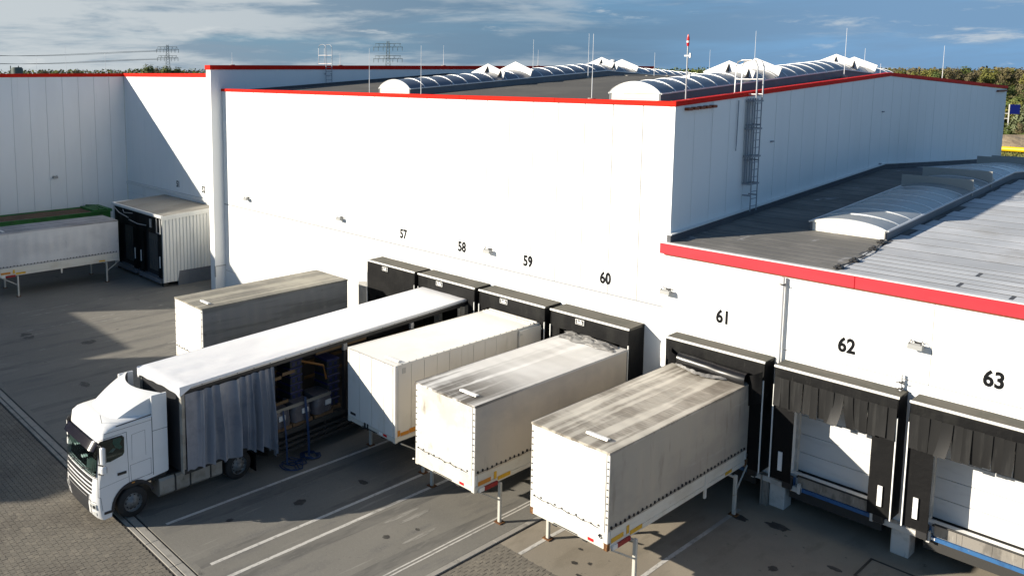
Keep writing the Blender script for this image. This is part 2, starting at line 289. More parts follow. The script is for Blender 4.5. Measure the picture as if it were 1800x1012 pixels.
LEAF = {
    'green': leaf_material('green_leaves', [(0.075, 0.105, 0.028), (0.11, 0.13, 0.035), (0.15, 0.16, 0.045), (0.05, 0.075, 0.025)]),
    'yellow': leaf_material('yellowing_leaves', [(0.17, 0.16, 0.035), (0.13, 0.135, 0.035), (0.23, 0.20, 0.045), (0.10, 0.11, 0.035)]),
    'brown': leaf_material('browning_leaves', [(0.135, 0.112, 0.058), (0.12, 0.105, 0.05), (0.17, 0.145, 0.055), (0.105, 0.09, 0.055)]),
    'silver': leaf_material('silvery_leaves', [(0.20, 0.22, 0.13), (0.15, 0.18, 0.09), (0.26, 0.28, 0.18), (0.11, 0.13, 0.06)]),
    'orange': leaf_material('orange_leaves', [(0.22, 0.13, 0.03), (0.17, 0.11, 0.03), (0.26, 0.17, 0.05), (0.15, 0.10, 0.03)]),
}


def glass_material(name, tint):
    m = bpy.data.materials.new(name); m.use_nodes = True
    t = NT(m.node_tree); t.n.clear()
    tr = t.node('ShaderNodeBsdfTransparent'); tr.inputs[0].default_value = (*tint, 1)
    gl = t.node('ShaderNodeBsdfGlossy'); gl.inputs[0].default_value = (0.9, 0.95, 0.95, 1); gl.inputs['Roughness'].default_value = 0.03
    fr = t.node('ShaderNodeFresnel'); fr.inputs[0].default_value = 1.5
    mx = t.node('ShaderNodeMixShader'); t.l.new(fr.outputs[0], mx.inputs[0]); t.l.new(tr.outputs[0], mx.inputs[1]); t.l.new(gl.outputs[0], mx.inputs[2])
    o = t.node('ShaderNodeOutputMaterial'); t.l.new(mx.outputs[0], o.inputs[0])
    return m


MAT['cab_glass'] = glass_material('tinted_cab_glass', (0.62, 0.72, 0.70))
MAT['glazing'] = material('polycarbonate_glazing', (0.10, 0.115, 0.15), 0.28, 0, [(0.5, S1, (0.13, 0.145, 0.18), 0.45, 0.65, 0.6)], None, 0.7)
MAT['glazing_pale'] = material('pale_polycarbonate', (0.27, 0.285, 0.29), 0.25, 0, [(0.6, S1, (0.35, 0.35, 0.335), 0.42, 0.65, 0.7), (5, (1, 2, 1), (0.30, 0.29, 0.26), 0.6, 0.74, 0.5)], None, 0.6)


# ------------------------------------------------------------------ mesh helpers
class MB:
    def __init__(s):
        s.v = []; s.f = []; s.m = []; s.sm = []

    def add(s, verts, faces, m=0, smooth=False):
        o = len(s.v); s.v += [tuple(p) for p in verts]
        for fc in faces:
            s.f.append(tuple(i + o for i in fc)); s.m.append(m); s.sm.append(smooth)

    def box(s, x0, x1, y0, y1, z0, z1, m=0, M=None):
        vs = [(x, y, z) for z in (z0, z1) for y in (y0, y1) for x in (x0, x1)]
        if M is not None: vs = [M @ Vector(p) for p in vs]
        s.add(vs, [(0, 2, 3, 1), (4, 5, 7, 6), (0, 1, 5, 4), (2, 6, 7, 3), (0, 4, 6, 2), (1, 3, 7, 5)], m)

    def cbox(s, x0, x1, y0, y1, z0, z1, b=0.02, m=0, M=None):
        """chamfered box"""
        vs = []; idx = {}
        X = (x0, x1); Y = (y0, y1); Z = (z0, z1)
        for i in (0, 1):
            for j in (0, 1):
                for k in (0, 1):
                    sx = b if i == 0 else -b; sy = b if j == 0 else -b; sz = b if k == 0 else -b
                    for a, p in enumerate(((X[i], Y[j] + sy, Z[k] + sz), (X[i] + sx, Y[j], Z[k] + sz), (X[i] + sx, Y[j] + sy, Z[k]))):
                        idx[(i, j, k, a)] = len(vs); vs.append(p)
        F = []
        for i in (0, 1):
            q = [idx[(i, j, k, 0)] for j, k in ((0, 0), (1, 0), (1, 1), (0, 1))]; F.append(q if i else q[::-1])
            q = [idx[(j, i, k, 1)] for j, k in ((0, 0), (1, 0), (1, 1), (0, 1))]; F.append(q[::-1] if i else q)
            q = [idx[(j, k, i, 2)] for j, k in ((0, 0), (1, 0), (1, 1), (0, 1))]; F.append(q if i else q[::-1])
        for i in (0, 1):
            for j in (0, 1):
                for (a, b2, key) in ((0, 1, lambda k: (i, j, k)), (0, 2, lambda k: (i, k, j)), (1, 2, lambda k: (k, i, j))):
                    p, q = key(0), key(1)
                    fc = [idx[(*p, a)], idx[(*q, a)], idx[(*q, b2)], idx[(*p, b2)]]
                    flip = (i ^ j)
                    if a == 0 and b2 == 2: flip = 1 - flip
                    F.append(fc[::-1] if flip else fc)
        for i in (0, 1):
            for j in (0, 1):
                for k in (0, 1):
                    t = [idx[(i, j, k, a)] for a in range(3)]
                    F.append(t if (i + j + k) % 2 else t[::-1])
        if M is not None: vs = [M @ Vector(p) for p in vs]
        s.add(vs, F, m)

    def tube(s, pts, r, n=8, m=0, caps=True, closed=False):
        pts = [Vector(p) for p in pts]; rings = []
        N = len(pts)
        up = Vector((0, 0, 1))
        for i, p in enumerate(pts):
            d = (pts[min(i + 1, N - 1)] - pts[max(i - 1, 0)]).normalized()
            ref = up if abs(d.z) < 0.95 else Vector((1, 0, 0))
            a = d.cross(ref).normalized(); b = d.cross(a).normalized()
            rr = r[i] if isinstance(r, (list, tuple)) else r
            rings.append([p + (a * math.cos(2 * math.pi * k / n) + b * math.sin(2 * math.pi * k / n)) * rr for k in range(n)])
        o = len(s.v)
        vs = [q for g in rings for q in g]
        F = [(i * n + k, i * n + (k + 1) % n, (i + 1) * n + (k + 1) % n, (i + 1) * n + k) for i in range(N - 1) for k in range(n)]
        s.add(vs, F, m, True)
        if caps:
            s.add(rings[0], [tuple(range(n))[::-1]][:1], m); s.add(rings[-1], [tuple(range(n))], m)

    def grid(s, fn, nu, nv, m=0, smooth=True, flip=False):
        vs = [fn(i / nu, j / nv) for j in range(nv + 1) for i in range(nu + 1)]
        W = nu + 1
        F = []
        for j in range(nv):
            for i in range(nu):
                q = (j * W + i, j * W + i + 1, (j + 1) * W + i + 1, (j + 1) * W + i)
                F.append(q[::-1] if flip else q)
        s.add(vs, F, m, smooth)

    def prism(s, poly, a, b, axis='x', m=0):
        """extrude a 2-D polygon along an axis"""
        def P(u, v, t):
            return (t, u, v) if axis == 'x' else ((u, t, v) if axis == 'y' else (u, v, t))
        n = len(poly)
        vs = [P(u, v, a) for u, v in poly] + [P(u, v, b) for u, v in poly]
        F = [tuple(range(n))[::-1], tuple(range(n, 2 * n))] + [(i, (i + 1) % n, n + (i + 1) % n, n + i) for i in range(n)]
        s.add(vs, F, m)

    def mesh(s, name, mats):
        me = bpy.data.meshes.new(name); me.from_pydata(s.v, [], s.f)
        for mt in (mats if isinstance(mats, (list, tuple)) else [mats]):
            me.materials.append(mt)
        me.polygons.foreach_set('material_index', s.m)
        me.polygons.foreach_set('use_smooth', s.sm)
        me.update()
        return me


def fixn(me):
    import bmesh
    b = bmesh.new(); b.from_mesh(me); bmesh.ops.recalc_face_normals(b, faces=b.faces); b.to_mesh(me); b.free()
    return me


ROOT = {}


def put(name, me, parent=None, loc=(0, 0, 0), rot=None):
    o = bpy.data.objects.new(name, me); COL.objects.link(o)
    if parent: o.parent = parent
    o.location = loc
    if rot: o.rotation_euler = rot
    return o


def tag(o, label=None, cat=None, group=None, kind=None):
    for k, v in (('label', label), ('category', cat), ('group', group), ('kind', kind)):
        if v: o[k] = v
    return o


def thing(name, loc, label, cat, group=None, rot=None):
    o = bpy.data.objects.new(name, None); COL.objects.link(o); o.empty_display_size = 0.3
    o.location = loc
    if rot: o.rotation_euler = rot
    return tag(o, label, cat, group)


def part(name, mb, mats, parent, world=True, kind=None, recalc=False, loc=None):
    """mb holds world coordinates (world=True) or coordinates local to the parent"""
    if world and parent is not None:
        off = Vector((0, 0, 0)); p = parent
        while p is not None:
            off += p.location; p = p.parent
        mb.v = [(x - off.x, y - off.y, z - off.z) for x, y, z in mb.v]
    me = mb.mesh(name, mats)
    if recalc: fixn(me)
    o = put(name, me, parent, loc or (0, 0, 0))
    if kind: o['kind'] = kind
    return o


def box_part(name, dims, mat, parent, world=True, b=0.0, kind=None):
    m = MB()
    if b: m.cbox(*dims, b)
    else: m.box(*dims)
    return part(name, m, mat, parent, world, kind, recalc=bool(b))


def copy_tree(o, parent=None):
    c = o.copy(); COL.objects.link(c)
    if parent: c.parent = parent
    for ch in list(o.children): copy_tree(ch, c)
    return c


def wrinkle(p, f=1.0, seed=0.0):
    return mnoise.noise(Vector((p[0] * f + seed, p[1] * f + seed * 0.7, p[2] * f - seed)))


def text_mesh(s, size, bold=0.0, sx=1.0, depth=0.004):
    cu = bpy.data.curves.new('lettering', 'FONT'); cu.body = s; cu.size = size; cu.align_x = 'CENTER'; cu.align_y = 'CENTER'
    cu.offset = bold; cu.extrude = depth; cu.resolution_u = 3
    o = bpy.data.objects.new('lettering', cu); COL.objects.link(o)
    bpy.context.view_layer.update()
    dg = bpy.context.evaluated_depsgraph_get()
    me = bpy.data.meshes.new_from_object(o.evaluated_get(dg))
    bpy.data.objects.remove(o); bpy.data.curves.remove(cu)
    for v in me.vertices: v.co.x *= sx
    return me


def text_part(name, s, size, mat, parent, loc_world, rot, bold=0.0, sx=1.0, depth=0.004):
    me = text_mesh(s, size, bold, sx, depth); me.materials.clear(); me.materials.append(mat)
    off = Vector((0, 0, 0)); p = parent
    while p is not None:
        off += p.location; p = p.parent
    return put(name, me, parent, Vector(loc_world) - off, rot)


# ================================================================== SETTING: ground
box_part('ground', (-3000, 3000, -1500, 4500, -0.30, -0.06), MAT['ground'], None, kind='structure')
yard = box_part('yard', (-62.4, -15.47, 10.2, 30.0, -0.25, 0.0), MAT['concrete'], None, kind='structure')
apron = box_part('apron', (-15.2, 14, 17.72, 30.0, -0.25, -0.002), MAT['concrete_tan'], None, kind='structure')
paving = MB()
paving.box(-62.4, -15.47, -40, 9.72, -0.25, -0.022); paving.box(-15.2, 14, -40, 17.69, -0.25, -0.022)
paving = part('paving', paving, MAT['joint_sand'], None, kind='structure')
# worn bay lines: each one is a part of the surface it is painted on
MAT['paint_faded'] = material('faded_line_paint', (0.30, 0.29, 0.265), 0.8, 0, [(2.2, (3, 1, 1), (0.16, 0.153, 0.136), 0.36, 0.56, 0.95, 6), (0.25, S1, (0.155, 0.148, 0.13), 0.40, 0.54, 0.95)])
def bay_line(x, y0, y1, parent, wd=0.12):
    m = MB(); m.grid(lambda u, v: (x - wd / 2 + wd * u + 0.012 * wrinkle((x, y0 + (y1 - y0) * v, 0), 0.8), y0 + (y1 - y0) * v, 0.004), 1, 24, 0, False)
    part('bay_line', m, MAT['paint_faded'] if x < -25 else MAT['paint'], parent)
for x in (-22.45, -19.72, -18.89, -29.65, -30.5, -33.2, -34.1, -36.8, -37.7, -40.4, -41.3, -44.0, -44.9, -47.6, -48.5):
    bay_line(x, 10.7, 25.2, yard)
for x in (-16.07, -16.19): bay_line(x, 10.5, 25.2, yard, 0.05)
for x in (-14.48, -11.62): bay_line(x, 17.75 if x < -12 else 18.2, 25.0, apron)
MAT['oil'] = material('oil_mark', (0.045, 0.042, 0.038), 0.6, 0, [(5, S1, (0.09, 0.085, 0.075), 0.45, 0.65, 0.8)])
MAT['scuff'] = material('pale_scuff', (0.27, 0.26, 0.235), 0.85, 0, [(6, (3, .3, 1), (0.19, 0.18, 0.16), 0.42, 0.58, 0.95)])
MAT['tyre_mark'] = material('tyre_mark', (0.118, 0.113, 0.103), 0.8, 0, [(1.2, (2, .5, 1), (0.155, 0.148, 0.132), 0.40, 0.58, 0.9), (6, (2, .4, 1), (0.165, 0.158, 0.14), 0.5, 0.66, 0.85)])
ro = random.Random(3)
def blot(x, y, rx, ry, parent, mat, name, z=.003):
    m = MB(); n = 16; ph = ro.uniform(0, 9)
    m.add([(x + rx * math.cos(6.2832 * k / n) * (1 + .35 * math.sin(k * 1.7 + ph) * ro.random()), y + ry * math.sin(6.2832 * k / n) * (1 + .35 * math.cos(k * 2.3 + ph) * ro.random()), z) for k in range(n)], [tuple(range(n))])
    part(name, m, mat, parent)
for (x, y, rx, ry) in ((-20.9, 14.6, .16, .22), (-17.6, 15.4, .10, .12), (-17.3, 16.4, .07, .07), (-20.6, 17.0, .2, .12), (-21.4, 12.3, .09, .13), (-24.9, 15.6, .5, .3), (-37, 19.5, .4, .25), (-41, 15.6, .3, .4), (-35.4, 13.2, .35, .2), (-44, 13.5, .6, .3), (-39.5, 21.5, .3, .5)):
    blot(x, y, rx, ry, yard, MAT['oil'], 'oil_mark')
for (x, y, rx, ry) in ((-13.2, 18.6, .10, .08), (-12.9, 18.9, .06, .07), (-12.75, 18.2, .11, .06), (-13.5, 19.3, .08, .05), (-12.3, 18.0, .05, .07), (-10.4, 24.9, .34, .2), (-9.5, 22.6, .12, .16), (-8.4, 23.9, .2, .1), (-11.4, 24.5, .3, .16)):
    blot(x, y, rx, ry, apron, MAT['oil'], 'oil_mark', .002)
for (x, y, rx, ry) in ((-18.2, 16.6, .07, .8), (-17.9, 16.9, .09, .6), (-17.0, 16.2, .08, .7), (-36.5, 20.6, .2, .8), (-38.2, 19.2, .12, .6)):
    blot(x, y, rx, ry, yard, MAT['scuff'], 'pale_scuff', .0035)
for xc_, y0_, y1_ in ((-21.1, 10.4, 24), (-17.4, 10.4, 24), (-24.6, 10.3, 12), (-31.5, 10.4, 16), (-35, 10.4, 24), (-38.9, 10.4, 24), (-42.6, 10.4, 24)):
    for o_ in (-1.0, 1.0):
        m = MB(); ph = ro.uniform(0, 9)
        m.grid(lambda u, v: (xc_ + o_ + (u - .5) * (.34 + .1 * math.sin(v * 9 + ph)) + .22 * math.sin(v * 2.2 + ph), y0_ + (y1_ - y0_) * v, .0018), 2, 16, 0, False); part('tyre_mark', m, MAT['tyre_mark'], yard)
# edge kerbs and slot drains
drain = MB(); drain.box(-62.4, -15.24, 9.72, 10.2, -0.25, -0.03); drain.box(-15.47, -15.2, 9.7, 26, -0.25, -0.032)
drain = part('drain_channel', drain, MAT['slot'], None, kind='structure')
ks = []
for (y0, y1) in ((9.725, 9.86), (9.905, 10.135)):
    m = MB(); m.cbox(0, 1.49, y0, y1, -0.05, 0.006, 0.008); me = fixn(m.mesh('kerb_stone', MAT['kerb'])); ks.append(me)
for k in range(31):
    for me in ks: put('kerb_stone', me, drain, (-62.3 + 1.5 * k, 0, 0))
m = MB(); m.cbox(-15.465, -15.29, 0, 1.49, -0.05, 0.004, 0.008); me = fixn(m.mesh('kerb_stone', MAT['kerb']))
for k in range(10): put('kerb_stone', me, drain, (0, 10.2 + 1.5 * k, 0))
# a square inspection cover and a few patches on the apron
cov = thing('manhole_cover', (-7.2, 24.6, 0), 'square frame of an inspection cover sunk in the apron near dock 63', 'manhole cover')
m = MB()
for a in (0, 1):
    m.box(-0.75, 0.75, -0.62 + a * 1.2, -0.56 + a * 1.2, -0.01, 0.008); m.box(-0.75 + a * 1.44, -0.69 + a * 1.44, -0.56, 0.58, -0.01, 0.008)
part('cover_frame', m, MAT['black_iron'], cov, False); box_part('cover_plate', (-0.66, 0.66, -0.53, 0.55, -0.02, 0.003), MAT['concrete_tan'], cov, False)

# interlocking pavers: the 300 that show largest are parts, the rest one part
def pix(x, y, z):
    p = (x, y, z - CAM_H); cx, cy, cz = [sum(_r[i][j] * p[j] for j in range(3)) for i in range(3)]
    if cz < 1: return None
    return cx / cz * 1468.45 + 640, cy / cz * 1468.45 + 303, cz
a_, b_ = 0.105, 0.088
outl = [(-a_, -b_), (-a_ * .60, -b_), (-a_ * .36, -b_ + .021), (a_ * .36, -b_ + .021), (a_ * .60, -b_), (a_, -b_),
        (a_, b_), (a_ * .60, b_), (a_ * .36, b_ - .021), (-a_ * .36, b_ - .021), (-a_ * .60, b_), (-a_, b_)]
def paver_geo(mb, cx, cy, dz, shrink=0.925, part_=None):
    ol = outl if part_ is None else [(max(0, u) if part_ > 0 else min(0, u), v) for u, v in outl]
    top = [(cx + u * shrink, cy + v * (shrink - .01), dz) for u, v in ol]
    bot = [(cx + u * .985, cy + v * .985, -0.024) for u, v in ol]
    n = 12
    mb.add(top + bot, [tuple(range(n))] + [(n + i, n + (i + 1) % n, (i + 1) % n, i) for i in range(n)])
cells = []
pitch_y = 2 * b_ - .021
for reg in ((-43, -15.5, 2.5, 9.73), (-15.2, -6.0, 10.45, 17.75)):
    ny = int((reg[3] - reg[2]) / pitch_y); nx = int((reg[1] - reg[0]) / (2 * a_))
    for j in range(ny):
        for i in range(nx):
            x = reg[0] + a_ + 2 * a_ * i + (a_ if j % 2 else 0); y = reg[2] + b_ + pitch_y * j
            q = pix(x, y, 0)
            if q and -130 < q[0] < 1900 and -50 < q[1] < 1180: cells.append((q[2] + (0 if (0 < q[0] < 1800 and q[1] < 1012) else 100), x, y))
cells.sort()
pv = []
for k in range(4):
    m = MB(); paver_geo(m, 0, 0, 0.0); pv.append(m.mesh('paver', MAT['paver']))
rest = MB()
for j in range(1, int((17.75 - 10.45) / pitch_y), 2): paver_geo(rest, -15.2 + .004, 10.45 + b_ + pitch_y * j, 0.0, part_=1)
for k, (d, x, y) in enumerate(cells):
    dz = random.uniform(-0.004, 0.003)
    if k < 300:
        o = put('paver', pv[k % 4], paving, (x, y, dz)); o.rotation_euler = (random.uniform(-.012, .012), random.uniform(-.012, .012), 0)
    else:
        paver_geo(rest, x, y, dz)
part('pavers', rest, MAT['paver'], paving, kind='stuff')

# ================================================================== MAIN HALL
HX0, HX1, HY0, HY1, RIDGE = -45.65, -15.2, 26.4, 66.5, 46.05
def tri(y, lo, hi): return lo + (hi - lo) * (1 - abs(y - RIDGE) / (RIDGE - HY0))
def zroof(y): return tri(y, 12.36, 13.40)
def ztop(y): return tri(y, 12.51, 13.43)
LY0, LRIDGE, LY1 = 26.1, 45.75, 65.4
def zlow(y): return 7.85 + 1.05 * (1 - abs(y - LRIDGE) / (LRIDGE - LY0))

hall = thing('hall', (-30, 26.4, 0), 'tall white warehouse hall with red roof edge and docks 57 to 60', 'warehouse')
m = MB(); m.box(HX0, HX1 - .05, HY0 + .04, HY0 + .2, 5.47, 12.5)
m.prism([(HY0 + .2, 5), (HY1, 5), (HY1, ztop(HY1)), (RIDGE, ztop(RIDGE)), (HY0 + .2, ztop(HY0 + .2))], HX1 - .2, HX1 - .05)
part('wall_core', m, MAT['wall_core'], hall)
m = MB(); m.box(HX0, HX1 - .06, HY1 - .2, HY1, 0, 12.4); part('rear_wall', m, MAT['white'], hall)
pw = (HX1 - HX0 - .0) / 25
m = MB(); m.cbox(.013, pw - .013, HY0, HY0 + .05, 5.50, 12.52, .010); me = fixn(m.mesh('wall_panel', MAT['white']))
for k in range(25): put('wall_panel', me, hall, (HX0 + pw * k + 30, -26.4, 0))
gw = 1.2525
for k in range(32):
    y0 = HY0 + .055 + gw * k; y1 = min(y0 + gw, HY1)
    pts = [(y0 + .010, zlow(y0) - .25), (y1 - .010, zlow(y1) - .25), (y1 - .010, ztop(y1))]
    if y0 < RIDGE < y1: pts.append((RIDGE, ztop(RIDGE)))
    pts.append((y0 + .010, ztop(y0)))
    m = MB(); m.prism(pts, HX1 - .05, HX1 - random.uniform(0, .005)); part('wall_panel', m, MAT['white'], hall, recalc=True)
m = MB(); m.box(HX1 - .09, HX1 + .012, HY0 - .012, HY0 + .09, 7.75, 12.51); part('corner_trim', m, MAT['white'], hall)
m = MB()
m.prism([(HY0 + .1, zroof(HY0 + .1)), (RIDGE, zroof(RIDGE)), (HY1, zroof(HY1)), (HY1, 12.0), (HY0 + .1, 12.0)], HX0, HX1 - .21)
part('roof', m, MAT['roof_dark'], hall, recalc=True)
for k in range(6):
    a, b = HX0 + 5.082 * k + (.004 if k else 0), HX0 + 5.082 * (k + 1) - .004
    m = MB(); m.cbox(a, b, HY0 - .05 - .002 * (k % 2), HY0 + .24, 12.525, 12.69 + random.uniform(-.003, .003), .008); part('red_flashing', m, MAT['red'], hall, recalc=True)
m = MB(); m.prism([(HY0 - .045, 12.52), (RIDGE, 13.435), (HY1 + .05, 12.52), (HY1 + .05, 12.69), (RIDGE, 13.605), (HY0 - .045, 12.688)], HX1 - .24, HX1 + .045)
part('red_flashing', m, MAT['red'], hall, recalc=True)
# lower front wall with door openings
def wall_open(mb, x0, x1, z0, z1, y, th, openings):
    xs = x0
    for (a, b, c0, c1) in openings:
        mb.box(xs, a, y, y + th, z0, z1); mb.box(a, b, y, y + th, c1, z1)
        if c0 > z0 + .01: mb.box(a, b, y, y + th, z0, c0)
        xs = b
    mb.box(xs, x1, y, y + th, z0, z1)
DOCKS = {57: (-30.44, -27.09), 58: (-26.85, -23.41), 59: (-23.15, -19.73), 60: (-19.46, -16.04), 61: (-14.62, -11.28), 62: (-10.97, -7.60), 63: (-7.33, -3.95)}
m = MB()
wall_open(m, HX0, HX1 - .02, 0, 5.44, HY0, .2, [((a + b) / 2 - 1.35, (a + b) / 2 + 1.35, 1.2, 4.2) for k, (a, b) in DOCKS.items() if k < 61])
part('lower_wall', m, MAT['white_low'], hall)
m = MB()
for x in (-43.2, -40.0, -38.0, -33.4, -32.0):
    m.box(x - .008, x + .008, HY0 - .003, HY0 + .01, 0.1, 5.40)
m.box(HX0, HX1 - .02, HY0 - .003, HY0 + .01, 1.22, 1.24)
m.box(HX0, HX1 - .02, HY0 + .004, HY0 + .06, 5.44, 5.50)
part('wall_joint', m, MAT['wall_core'], hall)
for (a, b) in ((-41.49, -38.42), (-37.55, -34.66)):           # flush sectional doors
    for k in range(6): box_part('door_panel', (a + .03, b - .03, HY0 - .02, HY0 + .01, 1.26 + k * .535, 1.26 + k * .535 + .522), MAT['white_low'], hall, b=.006)
# outlets under the eaves of the gable
for k in range(5):
    m = MB(); y = 27.0 + .42 * k; m.cbox(HX1 - .02, HX1 + .16, y, y + .30, 12.36 + .012 * k, 12.46 + .012 * k, .015); part('outlet', m, MAT['brown'], hall, recalc=True)
m = MB(); m.box(HX1 - .02, HX1 + .12, 64.2, 66.2, 12.34, 12.44); part('outlet', m, MAT['brown'], hall)
m = MB(); m.tube([(HX1 + .05, 30.75, 12.62), (HX1 + .05, 30.72, 11.0), (HX1 + .10, 30.6, 10.75)], .018, 6); part('cable', m, MAT['steel_blue'], hall)
for y, z in ((33.6, 10.9), (45.2, 11.7), (45.3, 9.15)):
    m = MB(); m.box(HX1 - .01, HX1 + .08, y, y + .18, z, z + .05); part('bracket', m, MAT['steel_blue'], hall)

# painted dock numbers
NUMSX = 0.80
def number(n, x, z, y, parent):
    o = text_part('dock_number', str(n), 0.60, MAT['ink'], parent, (x, y - .006, z), (R(90), 0, 0), 0.021, NUMSX)
    o['label'] = 'painted black number ' + str(n)
for n, x in ((57, -28.93), (58, -25.10), (59, -21.41), (60, -17.74)): number(n, x, 6.03, HY0, hall)

# ================================================================== LOW HALL
low = thing('low_hall', (-5, 26.1, 0), 'low white dock building with pinkish red fascia, flat grey roof and docks 61 to 63', 'warehouse')
LX0, LX1 = -15.19, 13.0
m = MB(); wall_open(m, LX0, LX1, .80, 5.10, LY0, .25, [((a + b) / 2 - 1.32, (a + b) / 2 + 1.32, 1.25, 4.2) for k, (a, b) in DOCKS.items() if k > 60])
part('lower_wall', m, MAT['white_low'], low)
m = MB(); m.box(LX0, LX1, 27.62, 27.9, 0, 1.3); m.box(LX0, LX0 + .2, 26.4, 27.6, 0, 7.4); part('plinth_wall', m, MAT['void'], low)
m = MB(); m.box(LX0 + .02, LX1, LY0 + .05, LY0 + .2, 5.10, 7.44); part('wall_core', m, MAT['wall_core'], low)
for k in range(7):
    x0 = LX0 + 4.03 * k; box_part('wall_panel', (x0 + .006, x0 + 4.03 - .006, LY0 - .002, LY0 + .06, 5.125, 7.42), MAT['white_low'], low, b=.006)
for (a, b) in ((-15.33, -9.13), (-9.12, -2.9), (-2.89, 4.0), (4.01, 13.0)):
    box_part('fascia', (a, b, LY0 - .11, LY0 + .05, 7.47, 7.835), MAT['red_pink'], low, b=.01)
m = MB(); m.box(-15.34, 13, LY0 - .125, LY0 + .07, 7.837, 7.868); part('edge_trim', m, MAT['pale_trim'], low)
m = MB(); m.box(LX0 - .0, 13, LY0 - .06, LY0 + .04, 7.425, 7.468); part('fascia_gap_shade', m, MAT['brown'], low)  # brown strip paints the shadow in the gap under the fascia
sl = math.atan(1.05 / (LRIDGE - LY0))
m = MB(); m.prism([(LY0 + .06, 7.850), (LRIDGE, zlow(LRIDGE) - .002), (LY1, 7.835), (LY1, 7.4), (LY0 + .06, 7.4)], LX0, LX1)
roof_low = part('roof', m, MAT['upstand'], low, recalc=True)
rows = [.46] * 6 + [1.02] * 17
y = LY0 + .08
for r, wd in enumerate(rows):
    if y + wd > LRIDGE: wd = LRIDGE - y
    x = LX0 + .02
    while x < LX1:
        ln = (5.2 + random.uniform(-.05, .3)) if x < LX0 + .1 else random.choice((3.0, 4.2, 5.4)); xa, xb = max(x, LX0 + .02), min(x + ln, LX1)
        if xb - xa > .1:
            m = MB(); Mx = Matrix.Translation((0, y, zlow(y) + .0006 + random.uniform(0, .0004))) @ Matrix.Rotation(sl, 4, 'X')
            m.box(xa + .05, xb - .05, .04, wd - .04, -.02, .001, 0, Mx)
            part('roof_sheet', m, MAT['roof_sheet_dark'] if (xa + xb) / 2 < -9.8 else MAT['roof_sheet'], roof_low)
        x += ln
    y += wd
    if y >= LRIDGE - .05: break
m = MB(); m.prism([(LRIDGE + .02, zlow(LRIDGE) - .006), (LY1, 7.845), (LY1, 7.83), (LRIDGE + .02, zlow(LRIDGE) - .03)], LX0, LX1); part('rear_roof_felt', m, MAT['roof_sheet'], low, recalc=True)
for (ya, yb) in ((LY0 + .1, LRIDGE), (LRIDGE, LY1)):
    za, zb = zlow(ya), zlow(yb)
    m = MB(); m.prism([(ya, za), (yb, zb), (yb, zb + .24), (ya, za + .24)], LX0 - .01, LX0 + .13); part('upstand', m, MAT['upstand'], low, recalc=True)
    m = MB(); m.prism([(ya, za + .24), (yb, zb + .24), (yb, zb + .275), (ya, za + .275)], LX0 - .01, LX0 + .16); part('upstand_trim', m, MAT['pale_trim'], low, recalc=True)
for n, x in ((61, -13.02), (62, -9.26), (63, -5.69)): number(n, x, 5.68, LY0, low)

# down pipes on the low wall
def downpipe(x, z0, z1, label, r=.055):
    t = thing('downpipe', (x, LY0, 0), label, 'downpipe')
    m = MB(); m.tube([(x, LY0 - .13, z0), (x, LY0 - .13, z1)], r, 10); part('pipe', m, MAT['steel_white'], t)
    for z in (z1 - .25, z0 + .25) if z1 - z0 > .6 else (z0 + .22,):
        m = MB(); m.tube([(x, LY0 - .13, z), (x, LY0 - .13, z + .045)], r + .018, 10); m.box(x - .012, x + .012, LY0 - .12, LY0, z, z + .04); m.box(x - .11, x + .11, LY0 - .2, LY0 - .18, z + .01, z + .03)
        part('bracket', m, MAT['black_iron'], t)
downpipe(-11.12, 3.0, 7.42, 'tall white downpipe running down the wall between numbers 61 and 62')
downpipe(-7.76, 4.6, 5.28, 'short pipe stub with dark bracket above the gap between docks 62 and 63', .035)

# ================================================================== LEFT HALL with wing and fire wall
FW = thing('fire_wall', (-45.9, 50, 0), 'red capped fire wall standing above the hall roof', 'fire wall')
m = MB(); m.box(-46.22, -45.66, 25.65, 75, 0, 13.86); part('wall', m, MAT['white'], FW)
m = MB(); m.box(-46.27, -45.61, 25.6, 75.05, 13.86, 14.13); part('red_cap', m, MAT['red'], FW)
m = MB(); m.prism([(HY0 + .2, zroof(HY0 + .2)), (RIDGE, zroof(RIDGE)), (HY1, zroof(HY1)), (HY1, zroof(HY1) + .16), (RIDGE, zroof(RIDGE) + .16), (HY0 + .2, zroof(HY0 + .2) + .16)], -45.66, -45.56); part('upstand', m, MAT['upstand'], FW, recalc=True)
m = MB(); m.box(-45.70, -45.58, 25.62, 25.66, .9, 1.6); m.box(-45.66, -45.6, 25.66, 26.38, 1.55, 1.6); part('pipe_bracket', m, MAT['grey_trim'], FW)

WX, WY = -62.4, 27.4
lefth = thing('left_hall', (-62, 27, 0), 'white hall and wing at the left enclosing the shaded corner of the yard', 'warehouse')
m = MB(); m.box(WX - .2, WX - .045, -6.4, WY, 0, 13.34); m.box(WX, -46.22, WY + .045, WY + .2, 0, 13.34); part('wall_core', m, MAT['wall_core'], lefth)
m = MB(); m.box(-90, WX - .2, -6.3, 66, 13.0, 13.36); m.box(WX - .2, -46.22, WY + .2, 66, 13.0, 13.36); part('roof', m, MAT['roof_dark'], lefth)
m = MB(); m.box(-90, WX, -6.42, -6.2, 0, 13.36); part('end_wall', m, MAT['white'], lefth)
pp = (WY + 6.4) / 28
m = MB(); m.cbox(WX - .05, WX, .007, pp - .007, 0, 13.36, .008); me = fixn(m.mesh('wall_panel', MAT['white']))
for k in range(28): put('wall_panel', me, lefth, (62, -6.4 + pp * k - 27, 0))
pp = (-46.22 - WX) / 14
m = MB(); m.cbox(.007, pp - .007, WY, WY + .05, 5.22, 13.36, .008); me = fixn(m.mesh('wall_panel', MAT['white']))
for k in range(14): put('wall_panel', me, lefth, (WX + pp * k + 62, -27, 0))
